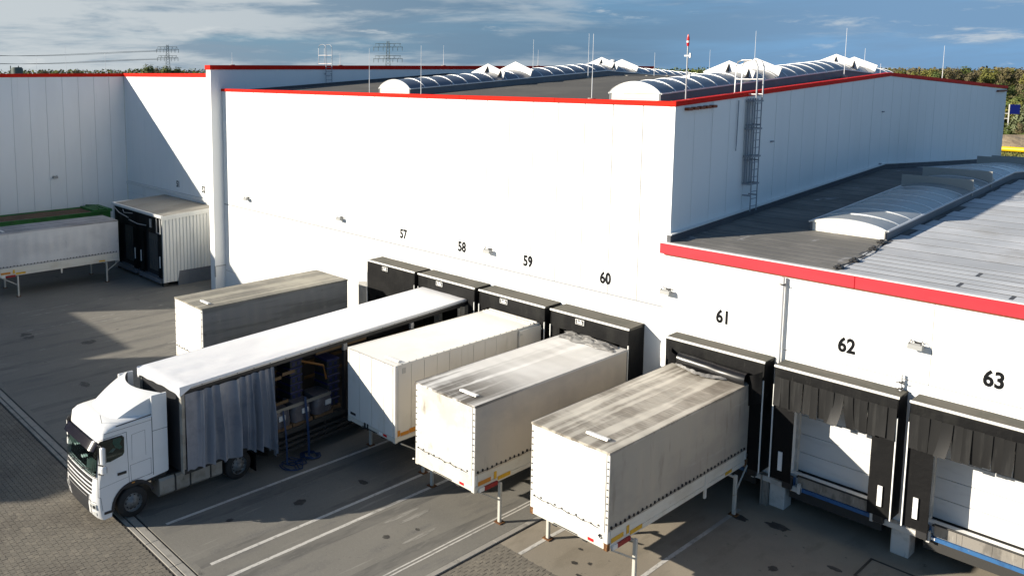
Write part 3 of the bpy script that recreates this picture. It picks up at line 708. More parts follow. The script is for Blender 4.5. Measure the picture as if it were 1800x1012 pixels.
pp = (-46.22 - WX) / 6
for k in range(6):
    for (z0, z1) in ((0, 4.32), (4.34, 5.0)):
        box_part('lower_panel', (WX + pp * k + .01, WX + pp * (k + 1) - .01, WY + .005, WY + .05, z0, z1), MAT['white_low'], lefth, b=.006)
m = MB(); m.box(WX + .0, -46.22, WY - .10, WY + .02, 5.0, 5.20); part('ledge', m, MAT['pale_trim'], lefth)
m = MB(); m.box(WX + .0, -46.27, WY - .045, WY + .25, 13.37, 13.62); part('red_flashing', m, MAT['red'], lefth)
m = MB(); m.box(WX - .25, WX + .045, -6.45, WY - .046, 13.37, 13.62); part('red_flashing', m, MAT['red'], lefth)
for n, x in ((51, -53.79), (52, -50.10)):
    number(n, x, 5.79, WY, lefth)
# two low domes on the left roof
for (x, y), lb in (((-62.8, 38.0), 'white domed rooflight left of the power pylon, peeking over the red edge'), ((-56.5, 38.0), 'white domed rooflight next to the tall fire wall corner')):
    t = thing('dome_rooflight', (x, y, 13.36), lb, 'rooflight')
    m = MB(); m.grid(lambda u, v: (math.cos(u * 6.2832) * 1.1 * math.cos(v * 1.5708), math.sin(u * 6.2832) * 1.1 * math.cos(v * 1.5708), .22 + .32 * math.sin(v * 1.5708)), 20, 6); part('dome', m, MAT['deflector'], t, False)
    box_part('curb', (-1.15, 1.15, -1.15, 1.15, 0, .21), MAT['curb_white'], t, False)

# office block behind the photographer's left: it throws the shade over the yard
off = thing('office_block', (-50, -15, 0), 'plain grey office block outside the picture that shades the yard', 'office')
m = MB(); m.box(-80, -54.2, -19, -6.5, 0, 10.75); m.box(-54.2, -44.5, -19, -9.0, 0, 12.5); part('wall', m, MAT['stain'], off)
m = MB()
for z in (1.2, 4.4, 7.6):
    for k in range(4): m.box(-53.4 + 2.2 * k, -52.0 + 2.2 * k, -8.99, -8.95, z, z + 1.5)
part('window_band', m, MAT['visor'], off, kind='stuff')


# ================================================================== WALL LAMPS
def lamp_proto():
    t = thing('wall_lamp', (0, 0, 0), 'x', 'wall lamp', 'wall lamps above the docks')
    m = MB(); prof = [(-.42, -.12), (-.40, .06), (-.30, .12), (-.12, .05), (-.06, -.02), (-.10, -.06)]
    m.prism(prof, -.26, .26); part('hood', m, MAT['lamp_body'], t, False, recalc=True)
    m = MB(); m.add([(-.24, -.405, -.122), (.24, -.405, -.122), (.24, -.10, -.064), (-.24, -.10, -.064)], [(3, 2, 1, 0)]); part('lamp_glass', m, MAT['lamp_glass'], t, False)
    for sx in (-.2, .2):
        m = MB(); m.tube([(sx, 0, .06), (sx, -.14, .20), (sx, -.28, .18), (sx, -.36, .08)], .016, 6); part('arm', m, MAT['black_iron'], t, False)
    m = MB(); m.box(-.12, .12, -.035, 0, -.05, .12); part('back_plate', m, MAT['black_iron'], t, False)
    return t
L0 = lamp_proto()
LAMPS = [((-42.76, HY0, 6.15), 0, 'grey wall lamp nearest the fire wall corner, far left of the bright facade'),
         ((-33.66, HY0, 6.17), 0, 'grey wall lamp on the bright facade just left of number 57'),
         ((-23.45, HY0, 6.16), 0, 'grey wall lamp between numbers 58 and 59'),
         ((-15.0, LY0, 6.18), 0, 'grey wall lamp between numbers 60 and 61 under the red fascia end'),
         ((-7.46, LY0, 6.19), 0, 'grey wall lamp between numbers 62 and 63'),
         ((WX, 21.7, 5.95), R(90), 'dark wall lamp on the shaded wing wall above the green trailer')]
for k, (p, rz, lb) in enumerate(LAMPS):
    o = L0 if k == 0 else copy_tree(L0)
    o.location = p; o.rotation_euler = (0, 0, rz); o['label'] = lb; o.scale = (.68, .68, .68)


# ================================================================== DOCK SHELTERS, DOORS, LEVELLERS
def curtain_sheet(x0, x1, z0, z1, y, amp, seed, th=.012):
    m = MB()
    nx, nz = max(4, int((x1 - x0) / .16)), max(3, int((z1 - z0) / .18))
    def f(u, v, dy):
        x = x0 + (x1 - x0) * u; z = z0 + (z1 - z0) * v
        return (x, y + dy + amp * (1 - v * .7) * (wrinkle((x, 0, z), 1.6, seed) + .5 * wrinkle((x * 2, 0, z * .5), 2.5, seed)), z)
    m.grid(lambda u, v: f(u, v, 0), nx, nz); m.grid(lambda u, v: f(u, v, th), nx, nz, 0, True, True)
    return m

YF = 25.4
def shelter(n, label, header_z, side_w, plate=True, strips=False, marks=False, cushion=False, zb=1.2):
    x0, x1 = DOCKS[n]; yw = HY0 if n < 61 else LY0; zt = 4.69 if n < 61 else 4.80
    t = thing('dock_shelter', ((x0 + x1) / 2, yw, zb), label, 'dock shelter', 'black dock shelters along the facade')
    m = MB()
    def top(u, v):
        x = x0 + (x1 - x0) * u; y = YF + (yw - YF) * v
        return (x, y, zt + .008 * wrinkle((x, y, 0), 1.4, n) + .015 * v)
    m.grid(top, 14, 5); m.box(x0, x1, YF, yw, zt - .07, zt - .02); part('canopy', m, MAT['canopy'], t)
    for xa in (x0, x1 - .05):
        m = MB(); m.grid(lambda u, v: (xa + (.05 if xa != x0 else 0) + .012 * wrinkle((0, YF + (yw - YF) * u, zb + (zt - zb) * v), 1.5, n + xa), YF + .02 + (yw - YF - .03) * u, zb + (zt - .02 - zb) * v), 5, 18)
        m.box(xa + .012, xa + .038, YF + .02, yw - .005, zb, zt - .08); part('side_wall', m, MAT['black'], t)
    m = MB(); m.box(x0 - .01, x1 + .01, YF - .02, YF + .03, zt - .045, zt + .012); part('top_trim', m, MAT['edge'], t)
    for xa in (x0 - .006, x1 - .024):
        m = MB(); m.box(xa, xa + .030, YF - .015, YF + .02, zb, zt - .6); part('side_trim', m, MAT['edge'], t)
    part('header_curtain', curtain_sheet(x0 + .03, x1 - .03, header_z, zt - .05, YF + .02, .035, n * 1.7), MAT['black'], t)
    for a, b in ((x0 + .03, x0 + side_w), (x1 - side_w, x1 - .03)):
        part('side_curtain', curtain_sheet(a, b, zb, zt - .3, YF + .06, .02, n + a), MAT['black'], t)
        if marks:
            c = (a + b) / 2 + (.02 if a > (x0 + x1) / 2 else -.02)
            m = MB(); m.box(c - .06, c + .06, YF + .0, YF + .03, 1.52, 2.12); part('guide_mark', m, MAT['mark'], t)
    if plate:
        xc = x0 + (x1 - x0) * .40
        p = box_part('name_plate', (xc - .19, xc + .19, YF - .03, YF - .005, zt - .31, zt - .12), MAT['edge'], t)
        box_part('plate_field', (xc - .17, xc + .17, YF - .034, YF - .031, zt - .295, zt - .135), MAT['black_iron'], p)
        text_part('lettering', 'hafa', .18, MAT['edge'], p, (xc, YF - .036, zt - .212), (R(90), 0, 0), .006, .82, .002)
    if strips:
        k = 0; x = x0 + .02
        while x < x1 - .10:
            wd = random.choice((.20, .24, .27)); wd = min(wd, x1 - .02 - x)
            sw = random.uniform(-.022, .022); ln = random.uniform(.88, .97); ty = random.uniform(-.02, .06)
            if n == 62 and k == 8: sw, ty, ln = -.10, .16, .93
            if n == 62 and k == 9: sw, ty = .10, -.03
            if n == 63 and k == 3: sw, ty = -.10, .14
            m = MB(); zt2 = zt - .34
            def f(u, v, d):
                q = v * v
                return (x + wd * u + sw * q, YF - .03 - .03 * (k % 2) - ty * q + d + .008 * math.sin(u * 3.1), zt2 - ln * v)
            m.grid(lambda u, v: f(u, v, 0), 2, 5, 0, True, True); m.grid(lambda u, v: f(u, v, .012), 2, 5)
            part('strip', m, MAT['strip'], t)
            x += wd - random.uniform(-.012, .02); k += 1
    if cushion:
        m = MB(); xa, xb = -14.0, -11.72
        m.grid(lambda u, v: (xa + (xb - xa) * u, 25.24 - .26 * math.cos((v - .5) * 4.2) * (1 - .12 * abs(2 * u - 1) ** 6), 4.23 - .10 * u + .24 * math.sin((v - .5) * 4.2) + .02 * wrinkle((u * 3, v, 0), 2, 3)), 24, 10)
        part('cushion', m, MAT['black_pad'], t)
        for xa, s in ((-14.45, 1), (-11.75, -1)):
            m = MB(); m.grid(lambda u, v: (xa + .45 * u, YF - .06 - .16 * math.sin(u * 3.14) * v, 3.5 + 1.0 * v - (.25 * u if s > 0 else .25 * (1 - u))), 6, 6); part('corner_pad', m, MAT['black'], t)
    return t

shelter(57, 'black dock shelter under number 57, open front with long hanging header curtain', 3.05, .62)
shelter(58, 'black dock shelter under number 58 closed over the rear of the lorry trailer', 4.12, .40)
shelter(59, 'black dock shelter under number 59 behind the ivory steel box', 4.03, .40)
shelter(60, 'black dock shelter under number 60 behind the body with the crumpled tarp', 4.03, .40)
shelter(61, 'black dock shelter under number 61 with a glossy bulging header cushion', 4.02, .40, plate=False, cushion=True)
shelter(62, 'black dock shelter under number 62 with torn rubber strips over an empty door', 4.2, .62, plate=False, strips=True, marks=True)
shelter(63, 'black dock shelter under number 63 cut by the picture edge, strips over a sunlit door', 4.2, .62, plate=False, strips=True, marks=True)
# slanted skirt left of dock 57 and the loose white side board
t = thing('side_board', (-31.1, 25.6, 1.2), 'loose white upright board beside the left edge of dock 57', 'board')
m = MB(); m.grid(lambda u, v: (-31.50 + .72 * u, 25.72 + .06 * math.sin(u * 3) - .10 * u, 1.2 + 2.15 * v + .16 * u), 6, 2); m.grid(lambda u, v: (-31.50 + .72 * u, 25.75 + .06 * math.sin(u * 3) - .10 * u, 1.2 + 2.15 * v + .16 * u), 6, 2, 0, True, True); part('board_face', m, MAT['grey_trim'], t)
m = MB(); m.box(-31.45, -31.38, 25.75, 26.4, 1.0, 1.1); m.box(-30.9, -30.84, 25.75, 26.4, 1.0, 1.1); m.box(-31.45, -30.84, 25.72, 25.78, 1.1, 1.2); part('bracket', m, MAT['steel'], t)

def dock_door(n, label, mat):
    x0, x1 = DOCKS[n]; xc = (x0 + x1) / 2; y = (HY0 if n < 61 else LY0) + .40
    t = thing('dock_door', (xc, y, 1.25), label, 'dock door', 'sectional doors behind the docks')
    for k in range(5):
        box_part('door_panel', (xc - 1.34, xc + 1.34, y - .04 + .002 * (k % 2), y, 1.27 + .6 * k, 1.27 + .6 * k + .588), mat, t, b=.008)
    for s in (-1, 1):
        box_part('door_jamb', (xc + s * 1.33 - .09, xc + s * 1.33 + .09, y - .20, y - .045, 1.24, 4.22), MAT['sill'], t)
    m = MB(); m.box(xc - 1.5, xc + 1.5, y + .02, y + .06, 1.2, 4.4); part('dark_backing', m, MAT['void'], t)
dock_door(62, 'white sectional door behind the torn strips of dock 62, half in shade', MAT['door'])
dock_door(63, 'white sectional door of dock 63 lit on its right half', MAT['door'])
for n in (57, 58, 59, 60, 61):
    x0, x1 = DOCKS[n]; xc = (x0 + x1) / 2; y = (HY0 if n < 61 else LY0) + .40
    m = MB(); m.box(xc - 1.5, xc + 1.5, y, y + .05, 1.15, 4.4); part('door_opening', m, MAT['void'], hall if n < 61 else low)

# levellers with blue frame
def leveller(n, label):
    x0, x1 = DOCKS[n]; xc = (x0 + x1) / 2
    t = thing('dock_leveller', (xc, 26.2, .7), label, 'dock leveller', 'dock levellers under the open doors')
    m = MB(); m.box(xc - 1.05, xc + 1.15, 25.98, 26.03, .95, 1.27)
    for k in (-.55, -.42, .25, .9): m.box(xc + k, xc + k + .02, 25.972, 25.985, .96, 1.26)
    part('lip_plate', m, MAT['lip'], t)
    m = MB(); m.box(xc - 1.12, xc + 1.2, 26.03, 26.75, 1.20, 1.235); part('deck_plate', m, MAT['under'], t)
    m = MB(); m.tube([(xc - 1.05, 25.97, 1.30), (xc + 1.15, 25.97, 1.30)], .03, 8); part('hinge_tube', m, MAT['under'], t)
    m = MB(); m.box(xc - 1.3, xc + 1.3, 25.93, 26.02, .83, .94); part('blue_beam', m, MAT['blue'], t)
    m = MB(); m.box(xc - 1.12, xc - 1.0, 25.915, 25.93, .86, .92); part('type_plate', m, MAT['mark'], t)
    for s in (-1, 1):
        box_part('bumper', (xc + s * 1.28 - .14, xc + s * 1.28 + .14, 25.72, 25.9, .86, 1.28), MAT['black_iron'], t, b=.02)
        box_part('bumper_bracket', (xc + s * 1.28 - .16, xc + s * 1.28 + .16, 25.9, 26.0, .84, 1.2), MAT['blue'], t)
    m = MB(); m.box(xc - 1.3, xc + 1.3, 26.03, 27.6, .5, .8); part('pit_frame', m, MAT['under'], t)
leveller(62, 'scuffed steel leveller lip over a blue beam under door 62')
leveller(63, 'sunlit scuffed leveller lip over a bright blue beam under door 63')
leveller(61, 'leveller hidden behind the body at dock 61')

# concrete dock posts with sills
def dock_post(x, label, guard=False):
    t = thing('dock_post', (x, 26.2, 0), label, 'dock post', 'white concrete dock posts')
    box_part('post', (x - .235, x + .235, 25.98, 26.5, 0, .80), MAT['sill'], t, b=.02)
    m = MB(); m.cbox(x - .75, x + .75, 25.84, 27.6, .80, .97, .015); m.box(x - .75, x - .67, 25.80, 25.9, .80, 1.12); m.box(x + .67, x + .75, 25.80, 25.9, .80, 1.12); part('sill', m, MAT['sill'], t, recalc=True)
    if guard:
        m = MB(); m.box(x - .44, x - .245, 25.86, 26.0, 0, 1.0); m.box(x - .44, x - .40, 25.80, 25.86, 0, 1.0); part('guard_plate', m, MAT['lip'], t)
dock_post(-10.94, 'white concrete post between docks 61 and 62 with a scraped steel guard', True)
dock_post(-7.49, 'white concrete post between docks 62 and 63')
dock_post(-14.9, 'white concrete post left of dock 61')
dock_post(-3.7, 'white concrete post right of dock 63 outside the picture')
m = MB(); m.box(-31.2, -15.9, 26.0, 26.4, .78, 1.15); part('dock_sill', m, MAT['sill'], hall)

# ================================================================== SWAP BODIES on legs
def swap_body(loc, L, label, kind='tarp', W=2.55, roof='roof_streak', front='tarp_white', sidem='tarp_side', seed=1.0, detail=True, code=None, leg_out=(.2, .12)):
    hw = W / 2; ZT = 4.0; ZB = 1.32
    t = thing('swap_body', loc, label, 'swap body', 'swap bodies standing on legs at the docks')
    P = lambda name, mb, mats, parent=t, **k: part(name, mb, mats, parent, False, **k)
    m = MB()
    for x in (-.5, .5): m.box(x - .07, x + .07, .1, L - .1, ZB - .12, ZB + .02)
    y = .15
    while y < L: m.box(-hw + .05, hw - .05, y, y + .08, ZB - .02, ZB + .06); y += 1.2
    P('underframe', m, MAT['under'])
    m = MB(); m.box(-hw + .03, hw - .03, .04, L - .04, ZB + .06, ZB + .13); P('floor', m, MAT['under'])
    for s in (-1, 1):
        m = MB(); m.cbox(min(s * hw, s * (hw - .07)), max(s * hw, s * (hw - .07)), .05, L - .05, ZB, ZB + .14, .01); P('bottom_rail', m, MAT['board'], recalc=True)
    m = MB(); m.cbox(-hw + .1, hw - .1, -.005, .07, ZB, ZB + .16, .01); fr = P('front_rail', m, MAT['board'], recalc=True)
    m = MB(); m.box(-.45, .35, -.010, -.004, ZB + .02, ZB + .05); P('rail_slot', m, MAT['black_iron'], fr)
    for sx in (-1, 1):
        for yy in (0, L):
            a, b = sorted((sx * hw, sx * (hw - .13))); c, d = (yy - .004, yy + .12) if yy == 0 else (yy - .12, yy)
            m = MB(); m.cbox(a - (.003 if sx < 0 else 0), b + (.003 if sx > 0 else 0), c, d, ZB - .03, ZB + .17, .012); P('corner_casting', m, MAT['rust'] if kind == 'tarp' and detail == 2 else MAT['board'], recalc=True)
            a, b = sorted((sx * (hw - .002), sx * (hw - .11)))
            m = MB(); m.cbox(a, b, c + .005, d, ZB + .17, ZT - .03, .012); P('corner_post', m, MAT['tarp_white'] if yy == 0 else MAT['board'], recalc=True)
    if kind == 'tarp':
        m = MB(); m.cbox(-hw + .11, hw - .11, -.002, .05, ZB + .16, 1.84, .01); P('front_board', m, MAT['tarp_white'] if detail != 1 else MAT['board'], recalc=True)
        def ft(u, v):
            x = (-hw + .10) + (W - .2) * u; z = 1.80 + (ZT - 1.81) * v
            e = min(1, 8 * min(u, 1 - u)) * min(1, 6 * min(v, 1 - v))
            sag = .06 * math.sin(u * 3.1416) * (1 - v) if detail == 1 else 0
            return (x, -.014 - e * (.012 + .022 * wrinkle((x, 0, z), 1.1, seed) + .012 * wrinkle((x, 0, z * .7), 3.2, seed)), z + sag * .5 * (1 - v) ** 4)
        m = MB(); m.grid(ft, 26, 22); P('front_tarp', m, MAT[front])
        for s in (-1, 1):
            def st(u, v):
                y = .02 + (L - .04) * u; z = 1.83 + (ZT - 1.84) * v
                e = min(1, 14 * min(u, 1 - u)) * min(1, 5 * (1 - v))
                bow = .010 * math.cos(u * L / .62 * 6.283) * (1 if v > .2 else v * 5)
                return (s * (hw + .006 + e * (.014 + bow + .02 * wrinkle((s, y, z), .9, seed) + .012 * wrinkle((s, y * 1.4, z * .5), 2.6, seed))), y, z)
            m = MB(); m.grid(st, 60, 14, 0, True, s < 0); P('side_tarp', m, MAT[sidem])
            half = L / 2 if detail != 2 else L * .665
            for (a, b) in ((.13, half - .05), (half + .05, L - .13)):
                x0, x1 = sorted((s * (hw - .035), s * (hw - .002))); m = MB(); m.cbox(x0, x1, a, b, ZB + .15, 1.86, .008)
                m.box(*sorted((s * (hw - .004), s * (hw + .004))), a + .02, b - .02, 1.655, 1.668)
                P('side_board', m, MAT['board'], recalc=True)
            x0, x1 = sorted((s * (hw - .05), s * (hw + .015))); m = MB(); m.cbox(x0, x1, half - .05, half + .05, ZB - .28, 1.9, .01); P('side_post', m, MAT['board'], recalc=True)
        # eyelets and the rope through them
        m = MB(); fe = MB()
        for s in (-1, 1):
            y = .12; k = 0
            while y < L - .1:
                x = s * (hw + .03); z = 1.93 + .012 * math.sin(k * 1.9)
                m.box(x - .022, x + .022, y - .022, y + .022, z - .04, z + .035); y += .205; k += 1
            z = 2.02
            while z < ZT - .1:
                fe.box(s * (hw - .05) - .010, s * (hw - .05) + .010, -.03, -.002, z, z + .03)
                z += .19 if detail else .3
        k = 0; x = -hw + .16
        while x < hw - .12:
            z = 1.90 + .03 * math.sin(k * 2.3) + (-.03 * math.sin((x + hw) / W * 3.14) if detail == 1 else 0); fe.box(x - .015, x + .015, -.05, -.015, z - .02, z + .02); x += .235; k += 1
        P('eyelets', m, MAT['black_iron'], kind='stuff'); P('eyelets', fe, MAT['eyelet'], kind='stuff')
        for s in (1, -1):
            m = MB(); m.tube([(s * (hw + .035), .1 + .15 * i, 1.90 + .012 * math.sin(i * 1.3)) for i in range(int((L - .2) / .15))], .008, 4); P('lashing_rope', m, MAT['black_iron'])
        m = MB(); m.tube([(-hw + .12 + .12 * i, -.045, 1.875 + .02 * math.sin(i * 1.7)) for i in range(int((W - .2) / .12))], .008, 4); P('lashing_rope', m, MAT['black_iron'])
    else:
        n = 12; pw_ = (L - .24) / n
        for s in (-1, 1):
            for k in range(n):
                x0, x1 = sorted((s * (hw - .05), s * (hw - .004 - .003 * (k % 2)))); m = MB(); m.cbox(x0, x1, .125 + pw_ * k + .006, .125 + pw_ * (k + 1) - .006, ZB + .15, ZT - .05, .008); P('side_panel', m, MAT['box_steel'], recalc=True)
            x0, x1 = sorted((s * (hw + .002), s * (hw - .1))); m = MB(); m.cbox(x0, x1, .1, L - .1, ZT - .09, ZT + .005, .012); P('roof_rail', m, MAT['box_steel'], recalc=True)
        for k, (a, b) in enumerate(((-hw + .12, -.62), (-.61, .05), (.06, .70), (.71, hw - .12))):
            m = MB(); m.cbox(a + .005, b - .005, -.004 - .002 * (k % 2), .05, ZB + .17, ZT - .04, .006); P('front_panel', m, MAT['tarp_white'], recalc=True)
        m = MB()
        for k in range(22): m.box(hw - .03, hw - .005, .3 + k * .33, .33 + k * .33, ZT + .004, ZT + .02)
        P('rivets', m, MAT['black_iron'], kind='stuff')
        for k in (.12, .34, .52):
            m = MB(); m.cbox(-hw + .05, hw - .05, L - k - .07, L - k, ZT + .0, ZT + .045, .01); P('roof_bar', m, MAT['box_steel'], recalc=True)
        m = MB(); m.cbox(hw + .03, hw + .085, L - 1.35, L - .06, ZB + .2, ZT - .06, .01); dr = P('open_rear_door', m, MAT['box_steel'], recalc=True)
        m = MB()
        for z in (1.8, 2.8, 3.75): m.box(hw + .0, hw + .11, L - .12, L - .02, z, z + .08); m.box(hw + .08, hw + .105, L - 1.3, L - 1.2, z, z + .08)
        P('door_hinges', m, MAT['leg'], dr)
        m = MB(); m.box(hw - .003, hw + .006, .32, .47, ZT - .33, ZT - .14); P('vent_plate', m, MAT['grey_trim'])
        m = MB(); m.box(-.28, .28, -.02, -.01, ZB + .02, ZB + .05); m.box(-.34, -.26, -.03, .02, ZB - .02, ZB + .2); m.box(-.18, -.12, -.03, .02, ZB - .02, ZB + .2); P('front_latch', m, MAT['black_iron'])
        m = MB(); m.box(-hw + .16, -hw + .45, -.012, -.006, ZB + .27, ZB + .36); P('data_plate', m, MAT['black_iron'])
    # roof skin
    def rf(u, v):
        x = -hw - .006 + (W + .012) * u; y = -.015 + (L + .02) * v
        e = min(1, 8 * min(u, 1 - u)) * min(1, 20 * min(v, 1 - v))
        k = 1 if kind == 'tarp' else .25
        return (x, y, ZT + k * e * (.006 - .005 * math.cos(v * L / .62 * 6.283) + .014 * wrinkle((x, y, 0), .8, seed) + .010 * wrinkle((x * .6, y * 1.6, 0), 2.4, seed)))
    m = MB(); m.grid(rf, 20, 70)
    if kind == 'tarp':
        for s in (-1, 1):
            m.grid(lambda u, v: (s * (hw + .02), .0 + L * u, ZT + .004 - .075 * v), 20, 1, 0, True, s > 0)
        m.grid(lambda u, v: (-hw + W * u, -.024, ZT + .004 - (.07 + .02 * wrinkle((u * 9, 0, 0), 1, seed)) * v), 24, 1, 0, True, False)
    P('roof_tarp' if kind == 'tarp' else 'roof_sheet', m, MAT[roof])
    m = MB(); m.prism([(-.09, 0), (.09, 0), (.07, .03), (-.07, .05)], -.33, .33); rp = P('roof_plate', m, MAT['pale_trim'], recalc=True); rp.location = (.52 if kind == 'tarp' else .78, .55 if kind == 'tarp' else .35, ZT + .03)
    # markings
    if detail:
        x = hw + .006
        def mk(y0, y1, z0, z1, mat, nm='side_marking'):
            m = MB(); m.box(x - .004, x + .003, y0, y1, z0, z1); P(nm, m, MAT[mat])
        if kind == 'tarp':
            mk(.16, .72, 1.47, 1.60, 'yellow' if detail == 2 else 'orange'); mk(.86, .98, 1.47, 1.70, 'yellow'); mk(1.04, 1.62, 1.38, 1.50, 'yellow')
            m = MB(); m.box(hw - .002, hw + .05, .40, 1.0, ZB - .05, ZB + .07); P('side_lamp_bar', m, MAT['red_bar'])
            m = MB(); m.box(hw - .0, hw + .052, .18, .40, ZB - .04, ZB + .08); P('side_plate', m, MAT['pale_trim'])
            m = MB(); m.box(hw + .0, hw + .012, L * .82, L * .82 + .4, ZB + .06, ZB + .15); P('side_marking', m, MAT['yellow'])
        else:
            mk(.10, .22, 1.52, 1.72, 'orange'); mk(.24, .62, 1.50, 1.62, 'orange'); mk(.64, .92, 1.50, 1.66, 'orange')
        m = MB(); m.box(hw - .60, hw - .42, -.016, -.006, ZB + .06, ZB + .14); P('front_reflector', m, MAT['refl_red'])
        m = MB(); m.box(hw - .82, hw - .66, -.014, -.006, ZB + .05, ZB + .14); P('front_plate', m, MAT['mark'])
        if code:
            text_part('body_code', code, .17, MAT['ink'], t, Vector(loc) + Vector((hw - .22, -.02, 1.64)), (R(90), 0, 0), .002, .8, .002)
    # legs
    for sx, out in ((-1, leg_out[0]), (1, leg_out[1])):
        for yy, dirn in ((1.12, -1), (L - .92, 1)):
            x = sx * (hw + out)
            m = MB(); m.cbox(x - .05, x + .05, yy - .05, yy + .05, .02, ZB - .02, .012); lg = P('leg', m, MAT['leg'], recalc=True)
            m = MB(); m.cbox(x - .13, x + .13, yy - .12, yy + .12, 0.0, .03, .006); P('foot_plate', m, MAT['rust'], lg, recalc=True)
            m = MB(); m.tube([(x + sx * .05, yy, ZB - .10), (sx * (hw - .45), yy, ZB - .07)], .045, 8); m.tube([(x, yy, .72), (x - sx * .10, yy + dirn * .95, ZB - .03)], .026, 6); P('leg_brace', m, MAT['leg'], lg)
    return t

B61 = (-12.98, 17.9, 0)
swap_body(B61, 7.55, 'dirty tarpaulin swap body at dock 61 with streaked grey roof and rusty corners', roof='roof_streak', front='tarp_white', sidem='tarp_side', seed=3.1, detail=2, code='45')
swap_body((-17.28, 17.48, 0), 7.8, 'off-white tarpaulin swap body at dock 60 with a crumpled tarp on its roof', roof='roof_streak_pale', front='tarp_front_dirty', sidem='tarp_side_light', seed=8.4, detail=1, leg_out=(.38, .03))
swap_body((-21.27, 17.9, 0), 7.6, 'ivory steel box swap body at dock 59 with ribbed side and clean white roof', kind='box', roof='roof_clean', seed=5.5, detail=1, leg_out=(.06, .2))
swap_body((-31.42, 16.3, 0), 7.7, 'weathered grey swap body with olive roof standing free of the docks behind the lorry trailer', W=2.45, roof='roof_olive', front='tarp_white', sidem='tarp_grey', seed=12.2, detail=0)
swap_body((-53.68, 14.55, 0), 7.7, 'tarpaulin swap body in deep shade between the green trailer and the corrugated pod', roof='roof_shade', front='tarp_white', sidem='tarp_cool', seed=15.7, detail=1, leg_out=(.1, .06))

# crumpled tarp on the roof of the body at dock 60
t = thing('crumpled_tarp', (-17.35, 24.7, 4.02), 'crumpled silver grey tarp lying on the roof end of the body at dock 60', 'tarp')
def rag(u, v):
    a = (u - .5); b = (v - .5)
    x = -17.38 + 2.15 * a + .22 * wrinkle((u * 2, v * 2, 0), 2.2, 4) - .2 * b; y = 24.85 + (.95 - .35 * u) * b - .55 * a * .3 + .25 * wrinkle((u * 2, v * 2, 3), 2, 9) + .15 * u
    e = min(1, 5 * min(u, 1 - u, v, 1 - v))
    z = 4.035 + e * (.04 + .13 * abs(wrinkle((u * 3, v * 2.2, 1), 1.3, 2)) + .07 * abs(wrinkle((u * 4, v * 3, 0), 1.8, 7)))
    return (x, y, z)
m = MB(); m.grid(rag, 60, 36, 0, True); part('tarp_sheet', m, MAT['tarp_silver'], t)
m = MB(); m.grid(lambda u, v: (rag(u, v)[0], rag(u, v)[1], rag(u, v)[2] - .012), 60, 36, 0, True, True); part('tarp_underside', m, MAT['tarp_silver'], t)
# torn rear edge of the roof at dock 61
t = thing('torn_tarp_edge', (-13.1, 24.9, 4.02), 'torn curled strip of tarp at the rear roof edge of the body at dock 61', 'tarp')
def torn(u, v):
    x = -14.05 + 1.95 * u; c = (v - .5)
    wd = .06 + .11 * math.exp(-((u - .62) / .16) ** 2)
    return (x + .03 * wrinkle((u * 6, v, 0), 2, 1), 25.12 - .32 * math.sin(u * 3.1) + c * wd * 2 + .05 * wrinkle((u * 5, 0, v), 2, 6), 4.05 + .05 * abs(wrinkle((u * 7, v * 3, 2), 1.6, 5)) + .06 * math.sin(v * 3.14))
m = MB(); m.grid(torn, 40, 6, 0, False); part('torn_strip', m, MAT['tarp_silver'], t)
t.location = (-13.1, 24.9, 4.02)

# ================================================================== LORRY: tractor unit
CX = -24.67; CY = 8.95
lor = thing('lorry', (CX, 10.1, 0), 'white lorry tractor unit with high roof spoiler, half on the block paving', 'lorry')
HW = 1.25
chain = [(.05, .28), (-.04, .40), (-.09, .72), (-.09, 1.05), (-.07, 1.35), (-.03, 1.63), (.04, 2.15), (.10, 2.60), (.12, 2.74), (.17, 2.98), (.24, 3.08), (.36, 3.15), (.6, 3.18), (1.0, 3.20), (2.2, 3.22)]
xs = [-1.0, -.985, -.93, -.80, -.55, -.28, 0, .28, .55, .80, .93, .985, 1.0]
def shell(u, k):
    y, z = chain[k]
    f = max(0, 1 - y / .9)
    y2 = y + f * (.04 * u * u + .12 * abs(u) ** 11)
    z2 = z - (.10 * abs(u) ** 14 + .02 * u * u if z > 3.0 else 0)
    x = u * HW * (1 - .012 * f * (z > 1.6))
    return (CX + x, CY + y2, z2)
m = MB(); K = len(chain)
vs = [shell(u, k) for k in range(K) for u in xs]; W_ = len(xs)
m.add(vs, [(k * W_ + i, k * W_ + i + 1, (k + 1) * W_ + i + 1, (k + 1) * W_ + i) for k in range(K - 1) for i in range(W_ - 1)], 0, True)
arch = [(10.11 - CY + .66 * math.cos(R(a)), .50 + .66 * math.sin(R(a))) for a in range(55, 186, 13)]
for si, u in ((0, -1.0), (1, 1.0)):
    sidep = [shell(u, k) for k in range(K)]
    back = [(CX + u * HW, CY + y, z) for y, z in [(2.28, 2.4), (2.33, 1.18), (1.6, 1.10)] + arch + [(.46, .42), (.44, .30)]]
    pts = sidep + back; n = len(pts); m.add(pts, [tuple(range(n))])
m.box(CX - HW, CX + HW, CY + 2.18, CY + 2.30, 1.2, 3.17)
body = part('cab_body', m, MAT['cab'], lor, recalc=True)
def yfront(x, z, off):
    u = x / HW
    for k in range(K - 1):
        z0, z1 = chain[k][1], chain[k + 1][1]
        if z0 <= z <= z1:
            q = (z - z0) / (z1 - z0); y = chain[k][0] * (1 - q) + chain[k + 1][0] * q; break
    f = max(0, 1 - y / .9)
    return CY + y + f * (.04 * u * u + .12 * abs(u) ** 11) - off
